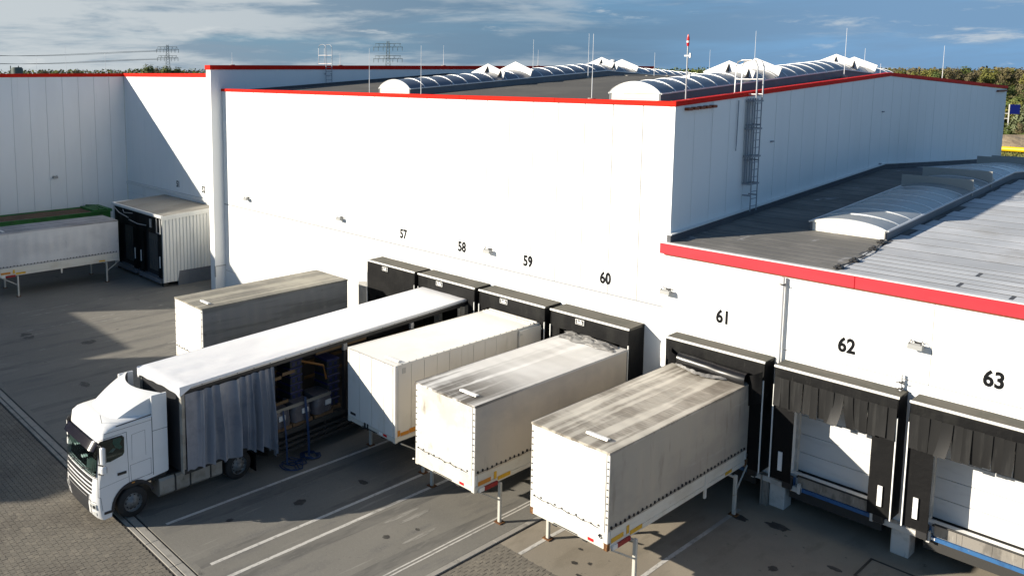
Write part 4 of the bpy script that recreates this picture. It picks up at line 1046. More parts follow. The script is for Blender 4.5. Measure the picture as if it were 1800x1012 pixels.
def fpatch(name, x0, x1, z0, z1, mat, off, parent=lor, nx=14, nz=6, taper=0.0, slope=0.0):
    m = MB()
    def f(u, v):
        z = z0 + (z1 - z0) * v; q = taper * (1 - v)
        x = (x0 + q) + (x1 - x0 - 2 * q) * u
        return (CX + x, yfront(x, z, off), z)
    m.grid(f, nx, nz); m.grid(lambda u, v: (f(u, v)[0], f(u, v)[1] + off * .8, f(u, v)[2]), nx, nz, 0, True, True)
    return part(name, m, mat, parent)
ws = fpatch('windscreen', -1.10, 1.10, 1.66, 2.66, MAT['cab_glass'], .045, taper=-.02)
fpatch('windscreen_backing', -1.14, 1.14, 1.63, 2.66, MAT['dash'], .006, ws)
fpatch('paper', -.52, -.40, 2.12, 2.17, MAT['paper'], .012, ws, 3, 2); fpatch('paper', .10, .26, 1.95, 2.02, MAT['paper'], .012, ws, 3, 2)
fpatch('seat', .55, .95, 1.72, 2.06, MAT['seat'], .012, ws, 4, 3); fpatch('seat', -.98, -.55, 2.1, 2.4, MAT['seat'], .012, ws, 4, 3)
m = MB()
def vis(u, v, d):
    x = -1.16 + 2.32 * u; z = 2.51 + .23 * v
    return (CX + x, yfront(min(1.1, max(-1.1, x)), z, .08 + .12 * (1 - v) + d) + (.06 if abs(x) > 1.1 else 0), z - .03 * abs(x) ** 3)
m.grid(lambda u, v: vis(u, v, .02), 18, 5); m.grid(lambda u, v: vis(u, v, -.01), 18, 5, 0, True, True); part('sun_visor', m, MAT['visor'], lor)
for k, z in enumerate((1.50, 1.36, 1.23, 1.12)):
    fpatch('grille_slot', -.98, .98, z - (.055 if k == 0 else .035), z + (.055 if k == 0 else .03), MAT['cab_plastic'], .012)
fpatch('lower_grille', -.80, .80, .40, 1.02, MAT['cab_plastic'], .014, taper=.12)
fpatch('grille_bar', -.72, .72, .93, .955, MAT['grey_trim'], .030)
for s in (-1, 1):
    a, b = sorted((s * .86, s * 1.17)); h = fpatch('headlight', a, b, .62, .80, MAT['lamp_glass'], .02, nx=6, nz=3)
    a, b = sorted((s * .90, s * 1.0)); fpatch('lamp_reflector', a, b, .66, .76, MAT['steel'], .026, h, 3, 2)
    a, b = sorted((s * 1.05, s * 1.14)); fpatch('lamp_reflector', a, b, .66, .76, MAT['black_iron'], .026, h, 3, 2)
fpatch('number_plate', -.26, .26, .33, .41, MAT['mark'], .03, nx=3, nz=1)
for xx in (-.55, .25):
    m = MB(); m.tube([(CX + xx, yfront(xx, 1.66, .05), 1.64), (CX + xx + .34, yfront(xx + .34, 1.78, .07), 1.78)], .012, 5); m.tube([(CX + xx + .02, yfront(xx + .02, 1.74, .065), 1.72), (CX + xx + .60, yfront(xx + .6, 1.84, .075), 1.84)], .012, 5); part('wiper', m, MAT['black_iron'], lor)
fpatch('front_joint', -1.16, 1.16, 1.595, 1.61, MAT['black_iron'], .006); fpatch('front_joint', -1.16, 1.16, .845, .858, MAT['black_iron'], .006); fpatch('bumper_step', -.6, .6, .30, .38, MAT['cab_plastic'], .008)
for s in (-1, 1):
    a, b = sorted((s * .86, s * .875)); fpatch('front_joint', a, b, .40, 1.05, MAT['black_iron'], .007, nx=1)
    a, b = sorted((s * 1.0, s * 1.14)); fpatch('fog_lamp', a, b, .42, .52, MAT['lamp_glass'], .012, nx=3, nz=2)
# roof spoiler
def spo(u, v):
    hw_ = .80 + .45 * v ** .75
    y = .62 + v * (1.58 - .50 * (1 - u * u))
    z = 3.12 + .68 * (1 - (1 - v) ** 1.5) - .10 * abs(u) ** 5 * (1 - .7 * v) + .03 * (1 - v) * (1 - u * u)
    return (CX + u * hw_, CY + y, z)
m = MB(); m.grid(lambda a, b: spo(2 * a - 1, b), 18, 14)
for s in (-1, 1):
    m.grid(lambda a, b: (spo(s, b)[0] + s * .012 * (1 - a), spo(s, b)[1], 3.12 + (spo(s, b)[2] - 3.12) * a), 3, 14, 0, True, s > 0)
spoiler = part('roof_spoiler', m, MAT['cab'], lor)
m = MB(); m.grid(lambda a, b: (spo(2 * a - 1, 1)[0], spo(2 * a - 1, 1)[1] + .004, 3.1 + (spo(2 * a - 1, 1)[2] - 3.1 - .02) * b), 18, 3, 0, True, True); part('spoiler_back', m, MAT['cab_plastic'], spoiler)
for s in (-1, 1):                                                   # side fairings behind the cab
    x = CX + s * HW
    m = MB(); m.cbox(*sorted((x - s * .06, x + s * .006)), CY + 1.84, CY + 2.36, 1.2, 3.76, .012); part('side_fairing', m, MAT['cab'], lor, recalc=True)
    m = MB(); m.box(*sorted((x - s * .0, x + s * .010)), CY + 1.84, CY + 2.36, 2.62, 2.632); m.box(*sorted((x, x + s * .009)), CY + 1.832, CY + 1.844, 1.2, 3.1); part('fairing_joint', m, MAT['black_iron'], lor)
    def seam(pts, wd=.010):
        m = MB()
        for (y0, z0), (y1, z1) in zip(pts, pts[1:]):
            dy, dz = y1 - y0, z1 - z0; L_ = math.hypot(dy, dz); ny, nz = -dz / L_ * wd / 2, dy / L_ * wd / 2
            m.prism([(y0 + ny, z0 + nz), (y1 + ny, z1 + nz), (y1 - ny, z1 - nz), (y0 - ny, z0 - nz)], x - s * .004, x + s * .003)
        return part('panel_joint', m, MAT['black_iron'], lor, recalc=True)
    seam([(9.03, 2.80), (9.95, 2.84), (9.99, 1.14)]); seam([(9.02, 2.80), (8.99, 1.05), (9.07, 1.0), (9.12, .58)]); seam([(9.02, 1.30), (9.98, 1.40)], .006)
    seam([(10.06, 1.24), (10.72, 1.26), (10.72, 1.78), (10.04, 1.74), (10.06, 1.24)], .007); seam([(10.10, 1.9), (10.12, 2.7), (10.55, 2.74), (10.56, 1.92)], .005); seam([(9.97, 1.2), (11.2, 1.32)], .006); seam([(9.25, 2.96), (10.78, 3.0)], .007); seam([(9.62, 3.10), (10.78, 3.17)], .03)
    # side window
    poly = [(9.05, 2.09), (9.42, 2.05), (9.80, 2.14), (9.86, 2.22), (9.87, 2.70), (9.80, 2.78), (9.10, 2.77), (9.04, 2.68)]
    m = MB(); m.prism(poly, x, x + s * .008); sw = part('side_window', m, MAT['cab_plastic'], lor, recalc=True)
    m = MB(); m.prism([(9.46 + (y - 9.46) * .96, 2.43 + (z - 2.43) * .95) for y, z in poly], x + s * .022, x + s * .028); part('window_glass', m, MAT['cab_glass'], sw, recalc=True)
    m = MB(); m.prism([(9.52, 2.74), (9.50, 2.60), (9.58, 2.46), (9.70, 2.36), (9.80, 2.40), (9.72, 2.54), (9.80, 2.66), (9.74, 2.74)], x + s * .010, x + s * .015); part('cab_curtain', m, MAT['teal'], sw, recalc=True)
    m = MB(); m.prism([(9.36, 2.36), (9.52, 2.46), (9.60, 2.42), (9.50, 2.34)], x + s * .010, x + s * .016); part('paper', m, MAT['paper'], sw, recalc=True)
    m = MB(); m.box(*sorted((x, x + s * .03)), 9.62, 9.90, 1.545, 1.62); part('door_handle', m, MAT['black_iron'], lor)
    m = MB(); m.box(*sorted((x, x + s * .015)), 10.06, 10.16, 1.15, 1.19); part('side_marker', m, MAT['orange'], lor)
    m = MB(); m.box(*sorted((x - s * .02, x + s * .012)), 9.16, 9.44, .44, .52); part('step', m, MAT['cab_plastic'], lor)
    for (z0, z1, dd) in ((2.08, 2.62, .10), (1.78, 2.02, .13)):
        m = MB(); m.cbox(x + s * .10 - .09, x + s * .10 + .09, 9.10 - dd * .3, 9.10 + dd, z0, z1, .035); mr = part('mirror', m, MAT['cab'], lor, recalc=True)
        m = MB(); m.box(x + s * .10 - .075, x + s * .10 + .075, 9.10 + dd, 9.115 + dd, z0 + .04, z1 - .04); part('mirror_glass', m, MAT['steel'], mr)
    m = MB()
    for z in (2.66, 2.05, 1.76): m.tube([(x - s * .03, 9.04, z), (x + s * .10, 9.11, z)], .022, 6)
    m.tube([(x + s * .10, 9.13, 1.74), (x + s * .10, 9.13, 2.66)], .02, 6); part('mirror_arm', m, MAT['black_iron'], lor)
    # wheel arch liner, rear fender
    m = MB(); m.grid(lambda u, v: (x - s * .62 * v + s * .012, 10.11 + .68 * math.cos(R(20 + 165 * u)), .5 + .68 * math.sin(R(20 + 165 * u))), 14, 1, 0, True, s < 0)
    m.grid(lambda u, v: (x + s * .014, 10.11 + (.64 + .09 * v) * math.cos(R(20 + 165 * u)), .5 + (.64 + .09 * v) * math.sin(R(20 + 165 * u))), 14, 1, 0, True, s > 0); part('wheel_arch', m, MAT['cab_plastic'], lor)
m = MB(); m.tube([(CX + .86, CY + .42, 3.04), (CX + .86, CY + .36, 3.42)], .008, 5); m.tube([(CX + .86, CY + .43, 3.03), (CX + .86, CY + .40, 3.12)], .03, 6); part('aerial', m, MAT['black_iron'], lor)
m = MB(); m.tube([(CX + .70, CY + .55, 3.10), (CX + .82, CY + .6, 3.10)], .035, 6); m.box(CX + .98, CX + 1.0, CY + .28, CY + .31, 2.86, 2.99); part('roof_lamp', m, MAT['black_iron'], lor)
# chassis
m = MB(); m.box(CX - .42, CX + .42, 9.4, 15.0, .62, .92); m.box(CX - .5, CX + .5, 13.2, 14.5, .92, 1.10); m.box(CX - 1.1, CX + 1.1, 9.95, 10.25, .4, .6); m.box(CX - 1.0, CX + 1.0, 13.75, 14.05, .4, .6); part('chassis', m, MAT['under'], lor)
m = MB(); m.box(CX - 1.18, CX + 1.18, 9.2, 11.25, 1.0, 1.14); m.box(CX - 1.22, CX + 1.22, 10.75, 13.2, .98, 1.02); part('deck', m, MAT['under'], lor)
segs = [(10.97, 11.49, .36), (11.55, 12.02, .36), (12.08, 12.76, .38), (12.82, 13.22, .38)]
for s in (-1, 1):
    xo = CX + s * 1.27
    for (a, b, zb_) in segs:
        m = MB(); poly = [(xo, zb_ + .10), (xo, .90), (xo - s * .06, .97), (xo - s * .62, .97), (xo - s * .62, zb_), (xo - s * .10, zb_)]
        m.prism(poly, a, b, 'y'); part('fuel_tank', m, MAT['tank'], lor, recalc=True)
    for (_, b, zb_) in segs[:3]:
        m = MB(); m.prism([(xo + s * .012, zb_ + .09), (xo + s * .012, .91), (xo - s * .06, .985), (xo - s * .6, .985), (xo - s * .6, .9), (xo - s * .06, .9)], b + .005, b + .055, 'y'); part('tank_strap', m, MAT['black_iron'], lor, recalc=True)
    m = MB(); m.grid(lambda u, v: (xo - s * .58 * v, 13.9 + .62 * math.cos(R(25 + 130 * u)), .5 + .62 * math.sin(R(25 + 130 * u))), 12, 1, 0, True, s < 0); part('mudguard', m, MAT['cab_plastic'], lor)
    m = MB(); m.box(*sorted((xo, xo - s * .55)), 14.52, 14.55, .12, .75); part('mud_flap', m, MAT['black'], lor)

def wheel(parent, world_xyz, r, s, width=.30, nm='wheel'):
    """s: +1 when the outer face looks towards +X of the parent frame"""
    m = MB(); prof = [(0, r * .60), (.02, r * .66), (.02, r * .92), (.06, r * .985), (.12, r), (width - .12, r), (width - .06, r * .985), (width, r * .92), (width, r * .55)]
    n = 32
    vs = [(-s * d, rr * math.cos(6.2832 * k / n), rr * math.sin(6.2832 * k / n)) for d, rr in prof for k in range(n)]
    m.add(vs, [(i * n + k, i * n + (k + 1) % n, (i + 1) * n + (k + 1) % n, (i + 1) * n + k) for i in range(len(prof) - 1) for k in range(n)], 0, True)
    o = part(nm, m, MAT['tyre'], parent, False, recalc=True); o.location = world_xyz
    m = MB(); prof = [(.01, r * .61), (.09, r * .57), (.11, r * .50), (.02, r * .36), (.0, r * .24), (-.05, r * .20), (-.05, 0.001)]
    vs = [(-s * d, rr * math.cos(6.2832 * k / n), rr * math.sin(6.2832 * k / n)) for d, rr in prof for k in range(n)]
    m.add(vs, [(i * n + k, i * n + (k + 1) % n, (i + 1) * n + (k + 1) % n, (i + 1) * n + k) for i in range(len(prof) - 1) for k in range(n)], 0, True)
    part('rim', m, MAT['wheel'], o, False, recalc=True)
    m = MB()
    for k in range(10):
        a = 6.2832 * k / 10; cy, cz = r * .43 * math.cos(a), r * .43 * math.sin(a); q = .032
        m.add([(-s * .058 + s * .006, cy + q * math.cos(b * 1.0472), cz + q * math.sin(b * 1.0472)) for b in range(6)], [tuple(range(6))])
    part('rim_holes', m, MAT['void'], o, False)
    return o
for s in (-1, 1):
    wheel(lor, (s * 1.21, 0.01, .5), .5, s, .33)
    wheel(lor, (s * 1.22, 3.8, .5), .5, s, .62)

# ================================================================== CURTAIN TRAILER
TL = 14.4
TO = Vector((-24.22, 11.5, 0)); TYAW = R(4.46)
tra = thing('curtain_trailer', TO, 'long curtain-sided trailer with bright white roof and its near curtain pulled forward', 'trailer', rot=(0, 0, TYAW))
TM = Matrix.Translation(TO) @ Matrix.Rotation(TYAW, 4, 'Z')
P = lambda name, mb, mats, parent=tra, **k: part(name, mb, mats, parent, False, **k)
tz = lambda y: 4.0 + .1 * y / TL
def trf(u, v):
    x = -1.31 + 2.62 * u; y = -.12 + (TL + .12) * v
    fr = math.exp(-y / 2.2)
    e = min(1, 7 * min(u, 1 - u))
    z = tz(y) + e * (.018 + (.012 + .028 * fr) * wrinkle((x * 1.2, y * .8, 0), 1.3, 2) + .022 * fr * wrinkle((x - y * .6, y * 1.4, 0), 2.6, 5)) - (.05 * (1 - min(1, (y + .12) / .25)))
    return (x, y, z)
m = MB(); m.grid(trf, 22, 110)
def lip(u, v):
    x = -1.31 + 2.62 * u; q = abs(2 * u - 1)
    dep = .19 + .15 * max(0, q - .86) / .14 + .008 * wrinkle((u * 6, 0, 0), 1.5, 3)
    return (x, -.12 - .03 * math.sin(v * 3.14) + (.05 * max(0, q - .9) / .1), trf(u, 0)[2] - dep * v)
m.grid(lip, 30, 4, 0, True, False)
for s in (-1, 1):
    m.grid(lambda u, v: (s * (1.315 + .008 * v), -.10 + (TL + .08) * u, tz(TL * u) - .085 * v + .004 - (.22 * v * max(0, 1 - u * TL / .45))), 60, 2, 0, True, s > 0)
P('roof_tarp', m, MAT['truck_tarp'])
for s in (-1, 1):
    m = MB(); y0 = .3
    m.add([(s * 1.325, y0, tz(y0) - .085), (s * 1.325, TL, tz(TL) - .085), (s * 1.325, TL, tz(TL) - .135), (s * 1.325, y0, tz(y0) - .135), (s * 1.29, y0, tz(y0) - .085), (s * 1.29, TL, tz(TL) - .085), (s * 1.29, TL, tz(TL) - .135), (s * 1.29, y0, tz(y0) - .135)], [(0, 1, 2, 3), (7, 6, 5, 4), (0, 4, 5, 1), (3, 2, 6, 7)]); P('roof_rail', m, MAT['rail'])
    m = MB(); m.add([(s * 1.27, 0, 3.70), (s * 1.27, TL, 3.80), (s * 1.27, TL, 3.98), (s * 1.27, 0, 3.88), (s * 1.22, 0, 3.70), (s * 1.22, TL, 3.80), (s * 1.22, TL, 3.98), (s * 1.22, 0, 3.88)], [(0, 1, 2, 3), (7, 6, 5, 4), (0, 4, 5, 1)]); P('curtain_track', m, MAT['black_iron'])
    m = MB()
    for k in range(20): m.box(s * 1.326 - .006, s * 1.326 + .006, .7 + k * .68, .73 + k * .68, tz(.7 + k * .68) - .12, tz(.7 + k * .68) - .095)
    P('rail_rivets', m, MAT['black_iron'], kind='stuff')
m = MB(); m.box(-1.24, 1.24, 0, .06, 1.15, 3.9); P('front_wall', m, MAT['cab_plastic'])
for s in (-1, 1):
    m = MB(); m.cbox(*sorted((s * 1.29, s * 1.14)), -.03, .10, 1.12, 3.92, .015); P('front_post', m, MAT['tank'], recalc=True)
m = MB(); m.box(-1.27, 1.27, .02, TL, 1.16, 1.26); P('floor', m, MAT['under'])
for s in (-1, 1):
    m = MB(); m.box(*sorted((s * 1.27, s * 1.295)), .02, TL, 1.10, 1.27); P('side_rave', m, MAT['under'])
for s in (-1, 1):
    m = MB()
    for z in (.42, .62, .82): m.box(*sorted((s * 1.22, s * 1.19)), 3.7, 8.4, z, z + (.16 if s < 0 else .10))  # guard slats added to shut off light under the trailer, wider on the far side
    for y in (3.8, 6.0, 8.2): m.box(*sorted((s * 1.19, s * 1.12)), y, y + .06, .4, 1.1)
    P('side_guard_screen', m, MAT['under'])
m = MB(); m.box(-1.0, -.3, 3.7, 8.9, .05, 1.12); P('underbody_light_block', m, MAT['under'])  # unseen dark box added to block the sunlit ground under the trailer
m = MB(); m.box(-.55, -.42, .5, TL, .85, 1.16); m.box(.42, .55, .5, TL, .85, 1.16)
for k in range(9): m.box(-1.2, 1.2, 1.2 + 1.5 * k, 1.3 + 1.5 * k, 1.05, 1.16)
P('chassis', m, MAT['under'])
m = MB(); m.box(-1.28, -1.24, .1, TL - .1, 1.25, 3.75); P('far_curtain', m, MAT['cab_plastic'])
for y in (6.95, 10.6):
    for s in (-1, 1):
        m = MB(); m.box(*sorted((s * 1.28, s * 1.17)), y - .06, y + .06, 1.25, 3.75); pst = P('side_post', m, MAT['black_iron'])
        if s > 0:
            m = MB(); m.box(1.20, 1.30, y - .09, y + .09, 3.52, 3.76); P('post_head', m, MAT['rail'], pst)
# far-side boards and near-side lath pieces
for z in (1.75, 2.35, 2.95, 3.4):
    for (a, b) in ((.2, 3.4), (3.5, 6.9), (7.0, 10.5), (10.7, 14.2)):
        m = MB(); m.box(-1.22, -1.19, a, b, z - .06, z + .06); P('side_lath', m, MAT['wood'])
for (a, b, z, mt) in ((3.5, 4.0, 3.22, 'wood'), (4.05, 4.6, 3.30, 'wood'), (5.6, 6.86, 3.68, 'wood'), (7.05, 8.1, 3.70, 'wood'), (3.45, 6.3, 2.03, 'alu_slat'), (3.45, 4.3, 2.30, 'wood')):
    m = MB(); m.box(1.17, 1.21, a, b, z - .055, z + .055); P('side_lath', m, MAT[mt])
m = MB(); m.tube([(.2, 4.3, 3.52), (.5, 4.9, 3.50), (.9, 6.2, 3.02), (.95, 6.3, 2.5)], .045, 6); P('load_bar', m, MAT['orange_arm'])
# pulled curtain: deep folds
def pleat(u, v):
    y = .10 + 3.42 * u; z_top = 3.72 + .02 * u
    hem = 1.20 + (.10 * math.sin(u * 23) + .14 * math.sin(u * 9 + 1)) * u - .45 * max(0, u - .62) / .38 + .03 * math.sin(u * 61)
    z = hem + (z_top - hem) * v
    a = max(0, min(1, (u - .10) / .10)); d = 1 - v
    fold = 66 * u + 4.0 * math.sin(u * 7.0) + 1.2 * math.sin(u * 19) + d * .9 * math.sin(u * 11)
    env = .75 + .5 * wrinkle((u * 7, 0, 0), 1.2, 3)
    amp = a * (.05 + .115 * min(1, d * 1.8)) * env
    sharp = math.sin(fold) + .35 * math.sin(2 * fold + .8) + .28 * math.sin(fold * 2.37 + 1.9 * d)
    x = 1.30 + amp * sharp + .06 * a + .13 * min(1, d * 1.5) * (.3 + .7 * a) + a * .035 * wrinkle((u * 12, 0, z * .7), 1.0, 11)
    return (x, y + a * .06 * math.cos(fold) + .10 * d * max(0, u - .88) * 8, z)
m = MB(); m.grid(pleat, 320, 22); m.grid(lambda u, v: (pleat(u, v)[0] - .008, pleat(u, v)[1], pleat(u, v)[2]), 320, 22, 0, True, True); P('side_curtain', m, MAT['curtain'])
m = MB(); m.grid(lambda u, v: (1.29 + .07 * math.sin(u * 16), 13.45 + .85 * u, 1.2 + 2.58 * v), 30, 4); m.grid(lambda u, v: (1.28 + .07 * math.sin(u * 16), 13.45 + .85 * u, 1.2 + 2.58 * v), 30, 4, 0, True, True); P('side_curtain', m, MAT['tank'])
m = MB(); m.tube([(1.28, 3.55, 1.3), (1.27, 3.6, 2.6)], .018, 6); P('curtain_pole', m, MAT['yellow'])
for s in (-1, 1):
    m = MB(); m.box(s * .75 - .08, s * .75 + .08, 2.3, 2.46, .25, 1.1); m.box(s * .75 - .15, s * .75 + .15, 2.25, 2.5, .2, .26); P('landing_leg', m, MAT['under'])
for y in (9.3, 10.62, 11.94):
    m = MB(); m.box(-.9, .9, y - .06, y + .06, .42, .56); P('axle', m, MAT['under'])
    for s in (-1, 1): wheel(tra, (s * 1.24, y, .5), .5, s, .38)
m = MB(); m.box(-1.28, 1.28, TL - .05, TL, .55, .70); m.box(-1.28, -1.18, TL - .08, TL, 1.2, 3.9); m.box(1.18, 1.28, TL - .08, TL, 1.2, 3.9); P('rear_frame', m, MAT['under'])

# cargo on the trailer
def wl(x, y, z): return TM @ Vector((x, y, z))
for k, (y, lb) in enumerate(((4.0, 'film wrapped pallet load nearest the folded curtain'), (4.95, 'middle film wrapped pallet load under a blue strap'), (5.95, 'film wrapped pallet load next to the crate stack'))):
    t = thing('pallet_load', wl(.78, y, 1.26), lb, 'pallet load', 'film wrapped loads on the trailer', (0, 0, TYAW))
    m = MB()
    for a in (-.4, -.2, 0, .2, .4): m.box(-.42 , .42, a - .05, a + .05, .11, .135)
    for b in (-.38, 0, .38): m.box(b - .05, b + .05, -.45, .45, 0, .11)
    part('pallet', m, MAT['pallet'], t, False)
    m = MB(); hh = (.62, .66, .70)[k]
    def lump(a, b):
        th = a * 6.2832; q = abs(math.cos(th)) ** 4 + abs(math.sin(th)) ** 4; rr = .46 / q ** .25
        tp = 1 - .16 * b ** 3; d = 1 + .10 * wrinkle((math.cos(th) * 2, math.sin(th) * 2, b * 3), 1.4, k + 2)
        return (rr * math.cos(th) * tp * d, rr * math.sin(th) * tp * d, .135 + hh * b + .05 * wrinkle((th, b * 2, 0), 1.5, k))
    m.grid(lump, 28, 8); m.add([lump(a / 28, 1) for a in range(28)], [tuple(range(28))], 0, True); part('wrapped_goods', m, MAT['film'], t, False)
    m = MB(); m.box(.44, .475, -.16 + .1 * k, .12 + .1 * k, .40, .58); part('paper_label', m, MAT['paper'], t, False)
for col, (x, y, n) in enumerate(((.35, 5.05, 7), (.62, 6.62, 6))):
    for k in range(n):
        t = thing('crate', wl(x, y, 1.40 + .30 * k), ('%s crate of the blue rimmed stack deeper in the trailer, counted upwards' if col == 0 else '%s crate of the blue rimmed stack beside the trailer post, counted upwards') % ('lowest', 'second', 'third', 'fourth', 'fifth', 'sixth', 'seventh')[k], 'crate', 'blue rimmed crates on the trailer', (0, 0, TYAW + random.uniform(-.05, .05)))
        m = MB(); m.cbox(-.38, .38, -.28, .28, 0, .24, .02); part('crate_body', m, MAT['crate'], t, False, recalc=True)
        m = MB(); m.cbox(-.40, .40, -.30, .30, .235, .295, .015)
        for q in (-.2, .05): m.box(.38, .40, q, q + .12, .06, .2)
        part('blue_rim', m, MAT['crate_blue'], t, False, recalc=True)
    t = thing('pallet', wl(x, y, 1.26), 'wooden pallet under the ' + ('tall crate stack deep in the trailer' if col == 0 else 'crate stack beside the trailer post'), 'pallet', None, (0, 0, TYAW))
    m = MB()
    for a in (-.25, 0, .25): m.box(-.42, .42, a - .06, a + .06, .11, .135)
    part('top_boards', m, MAT['pallet'], t, False)
    m = MB()
    for b in (-.38, 0, .38): m.box(b - .05, b + .05, -.32, .32, 0, .11)
    part('bearers', m, MAT['pallet'], t, False)
for k, (y, gx, gy, lb) in enumerate(((4.02, -23.32, 15.85, 'dark blue lashing strap hanging nearer the curtain, coiled on the ground'), (5.02, -23.28, 16.75, 'brighter blue lashing strap hanging over the middle load'))):
    p0 = wl(1.25, y, 2.02 if k == 0 else 2.25); p1 = wl(1.36, y + .03, 1.2); p2 = wl(1.34, y + .08, .06)
    t = thing('lashing_strap', (gx, gy, 0), lb, 'strap', 'blue straps hanging from the trailer')
    m = MB(); w_ = .035 if k == 0 else .05
    path = [p0, p1, (p1 + p2) / 2 + Vector((.02, 0, 0)), p2]
    vs = []
    for q in path: vs += [(q.x, q.y - w_, q.z), (q.x, q.y + w_, q.z)]
    m.add(vs, [(2 * i, 2 * i + 1, 2 * i + 3, 2 * i + 2) for i in range(3)]); m.add([(x + .004, y2, z) for x, y2, z in vs], [(2 * i, 2 * i + 1, 2 * i + 3, 2 * i + 2)[::-1] for i in range(3)]); part('hanging_strap', m, MAT['strap'], t)
    m = MB(); pts = []
    for i in range(40):
        a = i * .62; rr = .32 + .12 * math.sin(i * 1.3)
        pts.append((gx + rr * .8 * math.cos(a) + .012 * i * (1 - k), gy + rr * math.sin(a) + .3 * (1 - k) * math.sin(i * .2), .03 + .05 * abs(math.sin(i * .9))))
    m.tube([(p2.x, p2.y, .06)] + pts, .022, 5); part('strap_coil', m, MAT['strap'], t)

# ================================================================== DOCK POD for 51 and 52
PX0, PX1, PY0, PY1 = -55.95, -48.4, 23.45, 27.38
pod = thing('dock_pod', ((PX0 + PX1) / 2, 25.4, 0), 'corrugated white dock pod with black door fronts below numbers 51 and 52', 'dock pod')
m = MB(); nb = 16
prof = []
for k in range(nb):
    y = PY0 + (PY1 - PY0) * k / nb; dy = (PY1 - PY0) / nb
    prof += [(y + dy * .10, 0), (y + dy * .55, 0), (y + dy * .65, -.045), (y + dy * .98, -.045)]
vs = []
def zbot(y): return .32 if y < 24.5 else .95
for y, d in prof: vs += [(PX1 + d, y, zbot(y)), (PX1 + d, y, 4.45 + .05 * (y - PY0))]
m.add(vs, [(2 * i, 2 * i + 2, 2 * i + 3, 2 * i + 1) for i in range(len(prof) - 1)]); part('side_cladding', m, MAT['pod_sheet'], pod)
m = MB(); m.box(PX0, PX0 + .06, PY0, PY1, .3, 4.5); m.box(PX1 - .12, PX1 - .05, PY0 + .02, PY1, .3, 4.5); part('side_wall', m, MAT['pod_sheet'], pod)
m = MB(); m.prism([(PY0 - .02, 4.36), (PY1, 4.56), (PY1, 4.83), (PY0 - .02, 4.62)], PX1 - .02, PX1 + .03); part('side_fascia', m, MAT['pod_sheet'], pod, recalc=True)
m = MB(); nr = 26
for k in range(nr):
    xa = PX0 + (PX1 - PX0) * k / nr; dx = (PX1 - PX0) / nr
    m.prism([(PY0, 4.60), (PY1, 4.81), (PY1, 4.835), (PY0, 4.625)], xa, xa + dx * .62); m.prism([(PY0, 4.585), (PY1, 4.795), (PY1, 4.805), (PY0, 4.595)], xa + dx * .62, xa + dx)
part('roof_sheet', m, MAT['pod_roof'], pod, recalc=True)
m = MB(); m.box(PX0 - .05, PX1 + .035, PY0 - .10, PY0 + .06, 4.50, 4.66); part('front_trim', m, MAT['pale_trim'], pod)
m = MB(); m.box(PX0 - .02, PX0 + .1, PY0, PY1, 4.5, 4.70); part('side_trim', m, MAT['pale_trim'], pod)
m = MB(); m.box(PX0 + .02, PX1 - .06, PY0 + .35, PY0 + .4, .3, 4.5); part('dark_front', m, MAT['void'], pod)
m = MB(); m.box(PX1 - .14, PX1 - .04, 24.5, PY1, 0, .95); 
for y in (25.3, 26.2): m.box(PX1 - .045, PX1 - .03, y, y + .02, 0, .95)
part('plinth', m, MAT['curb'], pod)
for k, xa in enumerate((PX0 + .12, PX0 + 3.85)):
    xb = xa + 3.55
    part('header_curtain', curtain_sheet(xa, xb, 3.35, 4.5, PY0 + .05, .04, k + 3), MAT['black'], pod)
    for a, b in ((xa, xa + .75), (xb - .75, xb)):
        part('side_curtain', curtain_sheet(a, b, .5, 4.4, PY0 + .10, .03, a), MAT['black'], pod)
        c = (a + b) / 2; m = MB(); m.box(c - .05, c + .05, PY0 + .02, PY0 + .05, 1.2, 1.95); part('guide_mark', m, MAT['mark'], pod)
    m = MB(); m.box(xa + 1.1, xb - 1.1, PY0 + .30, PY0 + .34, .8, 3.3)
    for q in range(5): m.box(xa + 1.15 + q * .28, xa + 1.25 + q * .28, PY0 + .28, PY0 + .30, .85, 2.8)
    part('inner_door', m, MAT['grey_door'], pod)
    box_part('dock_bumper', (xa + .2, xb - .2, PY0 - .05, PY0 + .4, .22, .48), MAT['curb'], pod)
m = MB()
m.tube([(PX0 + .4, PY0 - .12, 4.42), (PX0 + 1.6, PY0 - .28, 4.18), (PX0 + 3.0, PY0 - .22, 3.98)], .03, 6)
m.tube([(PX0 + 1.9, PY0 - .12, 4.40), (PX0 + 2.6, PY0 - .35, 4.30), (PX0 + 3.6, PY0 - .2, 4.36)], .025, 6)
m.tube([(PX0 + 3.0, PY0 - .2, 3.86), (PX0 + 4.6, PY0 - .3, 3.80), (PX0 + 5.6, PY0 - .18, 3.82)], .03, 6)
part('bent_bar', m, MAT['steel'], pod)
m = MB(); m.box(PX0 + 6.0, PX0 + 6.25, PY0 - .14, PY0 - .08, 3.75, 4.3); m.box(PX1 - .55, PX1 - .5, PY0 - .16, PY0 - .1, 3.5, 4.45); m.box(PX1 - .08, PX1 - .03, PY0 - .16, PY0 - .1, 3.5, 4.45); m.box(PX1 - .5, PX1 - .08, PY0 - .16, PY0 - .1, 3.5, 3.56); part('lamp_bracket', m, MAT['steel'], pod)
for x in (PX0 + .3, (PX0 + PX1) / 2, PX1 - .35):
    m = MB(); m.box(x - .12, x + .12, PY0 + .1, PY0 + .4, 0, .3); part('pod_foot', m, MAT['under'], pod)

